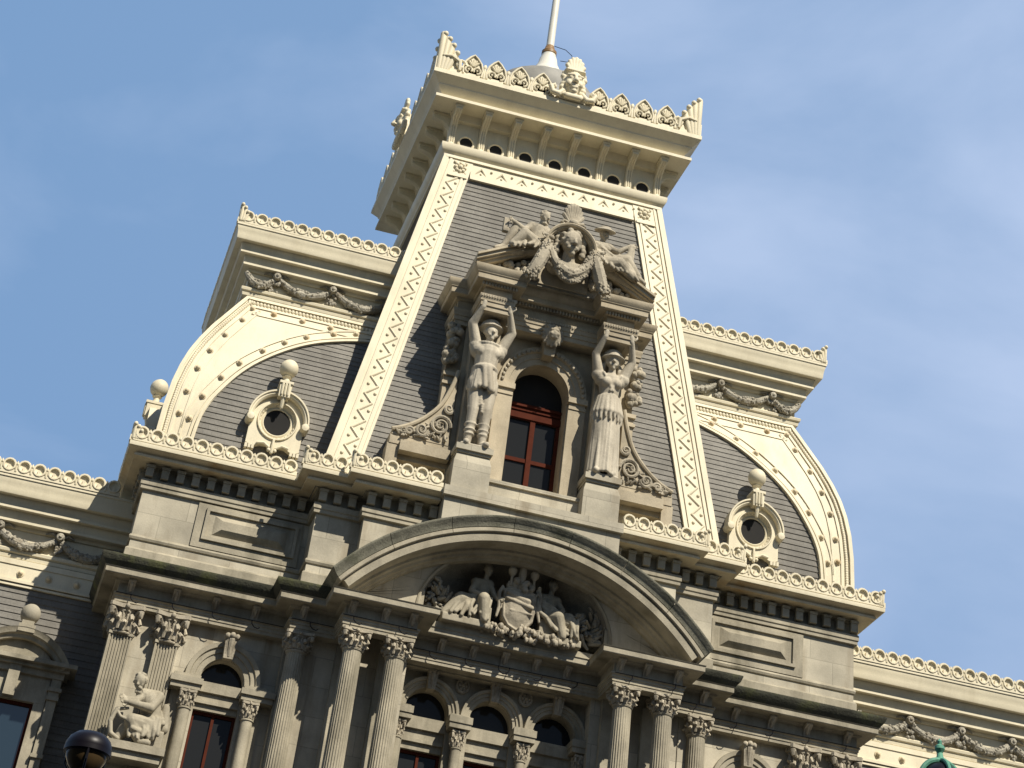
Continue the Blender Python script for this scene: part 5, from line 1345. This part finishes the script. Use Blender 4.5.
m.tube([q_(-12.8, -1.05, 23.5), q_(-13.2, -1.05, 23.4), q_(-13.32, -1.02, 23.0), q_(-13.22, -1.0, 22.62), q_(-12.9, -.98, 22.48)], [.05, .08, .09, .09, .07], 8)
m.tube([q_(-13.2, -1.05, 23.38), q_(-13.02, -1.12, 23.16), q_(-12.75, -1.12, 23.1), q_(-12.5, -1.1, 23.2)], [.05, .06, .06, .05], 8)
m.box(*[v for p in zip(q_(-12.1, -.95, 22.4), q_(-11.45, -.3, 23.0)) for v in p]); m.cap(q_(-11.55, -.5, 23.9), q_(-11.5, -.55, 23.2), .14, .2)
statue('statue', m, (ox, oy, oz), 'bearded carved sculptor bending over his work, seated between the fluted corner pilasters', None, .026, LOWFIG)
m = MB(); m.box(-13.25, -11.3, -1.22, .0, 22.15, 22.40); m.box(-13.15, -11.4, -1.1, .0, 21.9, 22.15); m.box(-13.1, -11.5, -.2, .02, 17, 21.9)
both(m, 'corbel', MARBLE, P)

# ------------------------------------------------------------------ flagpole
FPO = D.objects.new('flagpole', None); COL.objects.link(FPO); FPO.location = (0.12, 6.0, 57.6)
tag(FPO, 'white flagpole on a stepped round base on top of the central tower roof', 'flagpole')
m = MB(); m.lathe([(1.0, 0), (1.0, .25), (.92, .3), (.92, .42)], n=28)
m.lathe([(.88, .42), (.86, 1.15), (.80, 1.3), (.62, 1.5), (.60, 1.62), (.52, 1.72), (.44, 2.15), (.36, 2.35), (.36, 2.42)], n=28); m.build('base', WHITE, FPO)
m = MB(); m.lathe([(.26, 2.42), (.38, 2.46), (.38, 2.62), (.30, 2.68), (.26, 2.8), (.22, 2.95), (.19, 3.0)], n=20); m.build('collar', GOLDB, FPO)
m = MB(); m.lathe([(.20, 2.9), (.19, 5.0), (.17, 9.0), (.12, 14.0), (.08, 16.0)], n=20); m.ball((0, 0, 16.15), .22); m.build('pole', WHITE, FPO)
m = MB(); m.tube([(0.2, -.1, 3.0), (.8, -.1, 2.95), (1.15, -.1, 2.7), (1.2, -.1, 2.45), (1.0, -.1, 2.25), (.6, -.1, 2.2)], .018, 5); m.build('halyard', BLACK, FPO)

# ------------------------------------------------------------------ unseen office blocks behind the camera, added to cut fill and bounce light
def office(x0, x1, h, floors, bays, wall, label):
    o = D.objects.new('added_office_blocker', None); COL.objects.link(o); o.location = ((x0 + x1) / 2, -100, 0); tag(o, label, 'building', 'unseen blocks added to cut bounce light')
    w_ = (x1 - x0) / 2; m = MB(); m.box(-w_, w_, -14, 14, 0, h); m.box(-w_ - .5, w_ + .5, -14.5, 14.6, h, h + 1.4); m.box(-w_ - .2, w_ + .2, -14.2, 14.25, 5.2, 5.9); m.build('wall', wall, o)
    fh = (h - 7) / floors; bw = (x1 - x0) / bays; base = None
    fm = MB(); fm.box(-bw * .36, bw * .36, -.05, .12, 0, .14); fm.box(-bw * .32, -bw * .28, -.05, .08, .14, fh * .62); fm.box(bw * .28, bw * .32, -.05, .08, .14, fh * .62); fm.box(-bw * .32, bw * .32, -.05, .08, fh * .62, fh * .66)
    pm_ = MB(); pm_.box(-bw * .28, bw * .28, -.02, .03, .14, fh * .62); pm_.box(-.05, .05, .03, .06, .14, fh * .62)
    for f in range(floors):
        ms = MB(); gl = MB()
        for b in range(bays): ms.join(fm, (-w_ + bw * (b + .5), 14, 6.6 + fh * f)); gl.join(pm_, (-w_ + bw * (b + .5), 14, 6.6 + fh * f))
        r = ms.build('window_row', MARBLE, o); gl.build('pane_row', PANE, r)
BRICKW = mat('brown_brick', (0.20, 0.12, 0.085), 0.85, 0.2, 0.5, joints=(.8, .3, .02, .3))
GREYW = mat('grey_concrete', (0.24, 0.23, 0.21), 0.85, 0.2, 0.3)
office(-95, -38, 42, 9, 15, BRICKW, 'brown brick block added unseen behind the camera, cutting bounce light, left end of the row')
office(-34, 30, 43, 10, 16, GREYW, 'grey block added unseen behind the camera, cutting bounce light, middle of the row')
office(34, 100, 40, 9, 17, BRICKW, 'brown brick block added unseen behind the camera, cutting bounce light, right end of the row')
# ------------------------------------------------------------------ street lamps near the camera
SL = D.objects.new('street_lamp', None); COL.objects.link(SL); SL.location = (-15.63, -52, 0)
tag(SL, 'black street lamp with domed hood and amber glass bowl before the fluted pilasters', 'street lamp')
zc = 7.34
m = MB(); m.lathe([(.205, zc - .04), (.225, zc), (.22, zc + .05), (.195, zc + .10), (.14, zc + .145), (.06, zc + .165), (.01, zc + .17)], n=28); m.lathe([(.20, zc - .03), (.226, zc - .03), (.226, zc + .01), (.20, zc + .01)], n=28); m.build('hood', BLACK, SL)
m = MB(); m.lathe([(.20, zc - .02), (.19, zc - .08), (.15, zc - .15), (.11, zc - .19)], n=28); m.build('glass_bowl', LENS, SL)
m = MB(); m.lathe([(.12, zc - .19), (.14, zc - .21), (.12, zc - .26), (.06, zc - .32), (.05, zc - .5)], n=20)
for k in range(3):
    a = k * 2 * PI / 3 + .5; m.tube([(.12 * math.cos(a), .12 * math.sin(a), zc - .22), (.205 * math.cos(a), .205 * math.sin(a), zc - .12), (.215 * math.cos(a), .215 * math.sin(a), zc)], .012, 6)
m.build('collar', BLACK, SL)
m = MB(); m.lathe([(.16, 0), (.16, .5), (.09, .7), (.06, 3), (.045, zc - .45)], n=16); m.build('post', BLACK, SL)

LT = D.objects.new('lantern', None); COL.objects.link(LT); LT.location = (-6.85, -52, 0)
tag(LT, 'green copper lantern with a finial and dark globe in front of the right wing', 'street lamp')
zc = 8.64
m = MB(); m.ball((0, 0, zc), .225, 24, 16); m.build('globe', BLACK, LT)
m = MB(); m.tube([(.25 * math.cos(a), -.02, zc + .25 * math.sin(a)) for a in [PI * k / 20 - .1 for k in range(23)]], .028, 8); m.tube([(0, .25 * math.cos(a), zc + .25 * math.sin(a)) for a in [PI * k / 20 - .1 for k in range(23)]], .022, 8)
m.ball((-.27, -.02, zc), .05, 8, 6); m.ball((.27, -.02, zc), .05, 8, 6); m.lathe([(.26, -.02), (.28, 0), (.26, .02)], (0, 0, zc - .02), 24)
m.build('frame', COPPER, LT)
m = MB(); m.lathe([(.05, .26), (.035, .30), (.03, .33), (.055, .37), (.05, .40), (.02, .42), (.025, .45), (.005, .48)], (0, 0, zc), 12); m.build('finial', COPPER, LT)
m = MB(); m.lathe([(.2, 0), (.2, .5), (.1, .8), (.07, 4), (.06, zc - .3), (.16, zc - .22), (.18, zc - .18)], n=16); m.build('post', COPPER, LT)
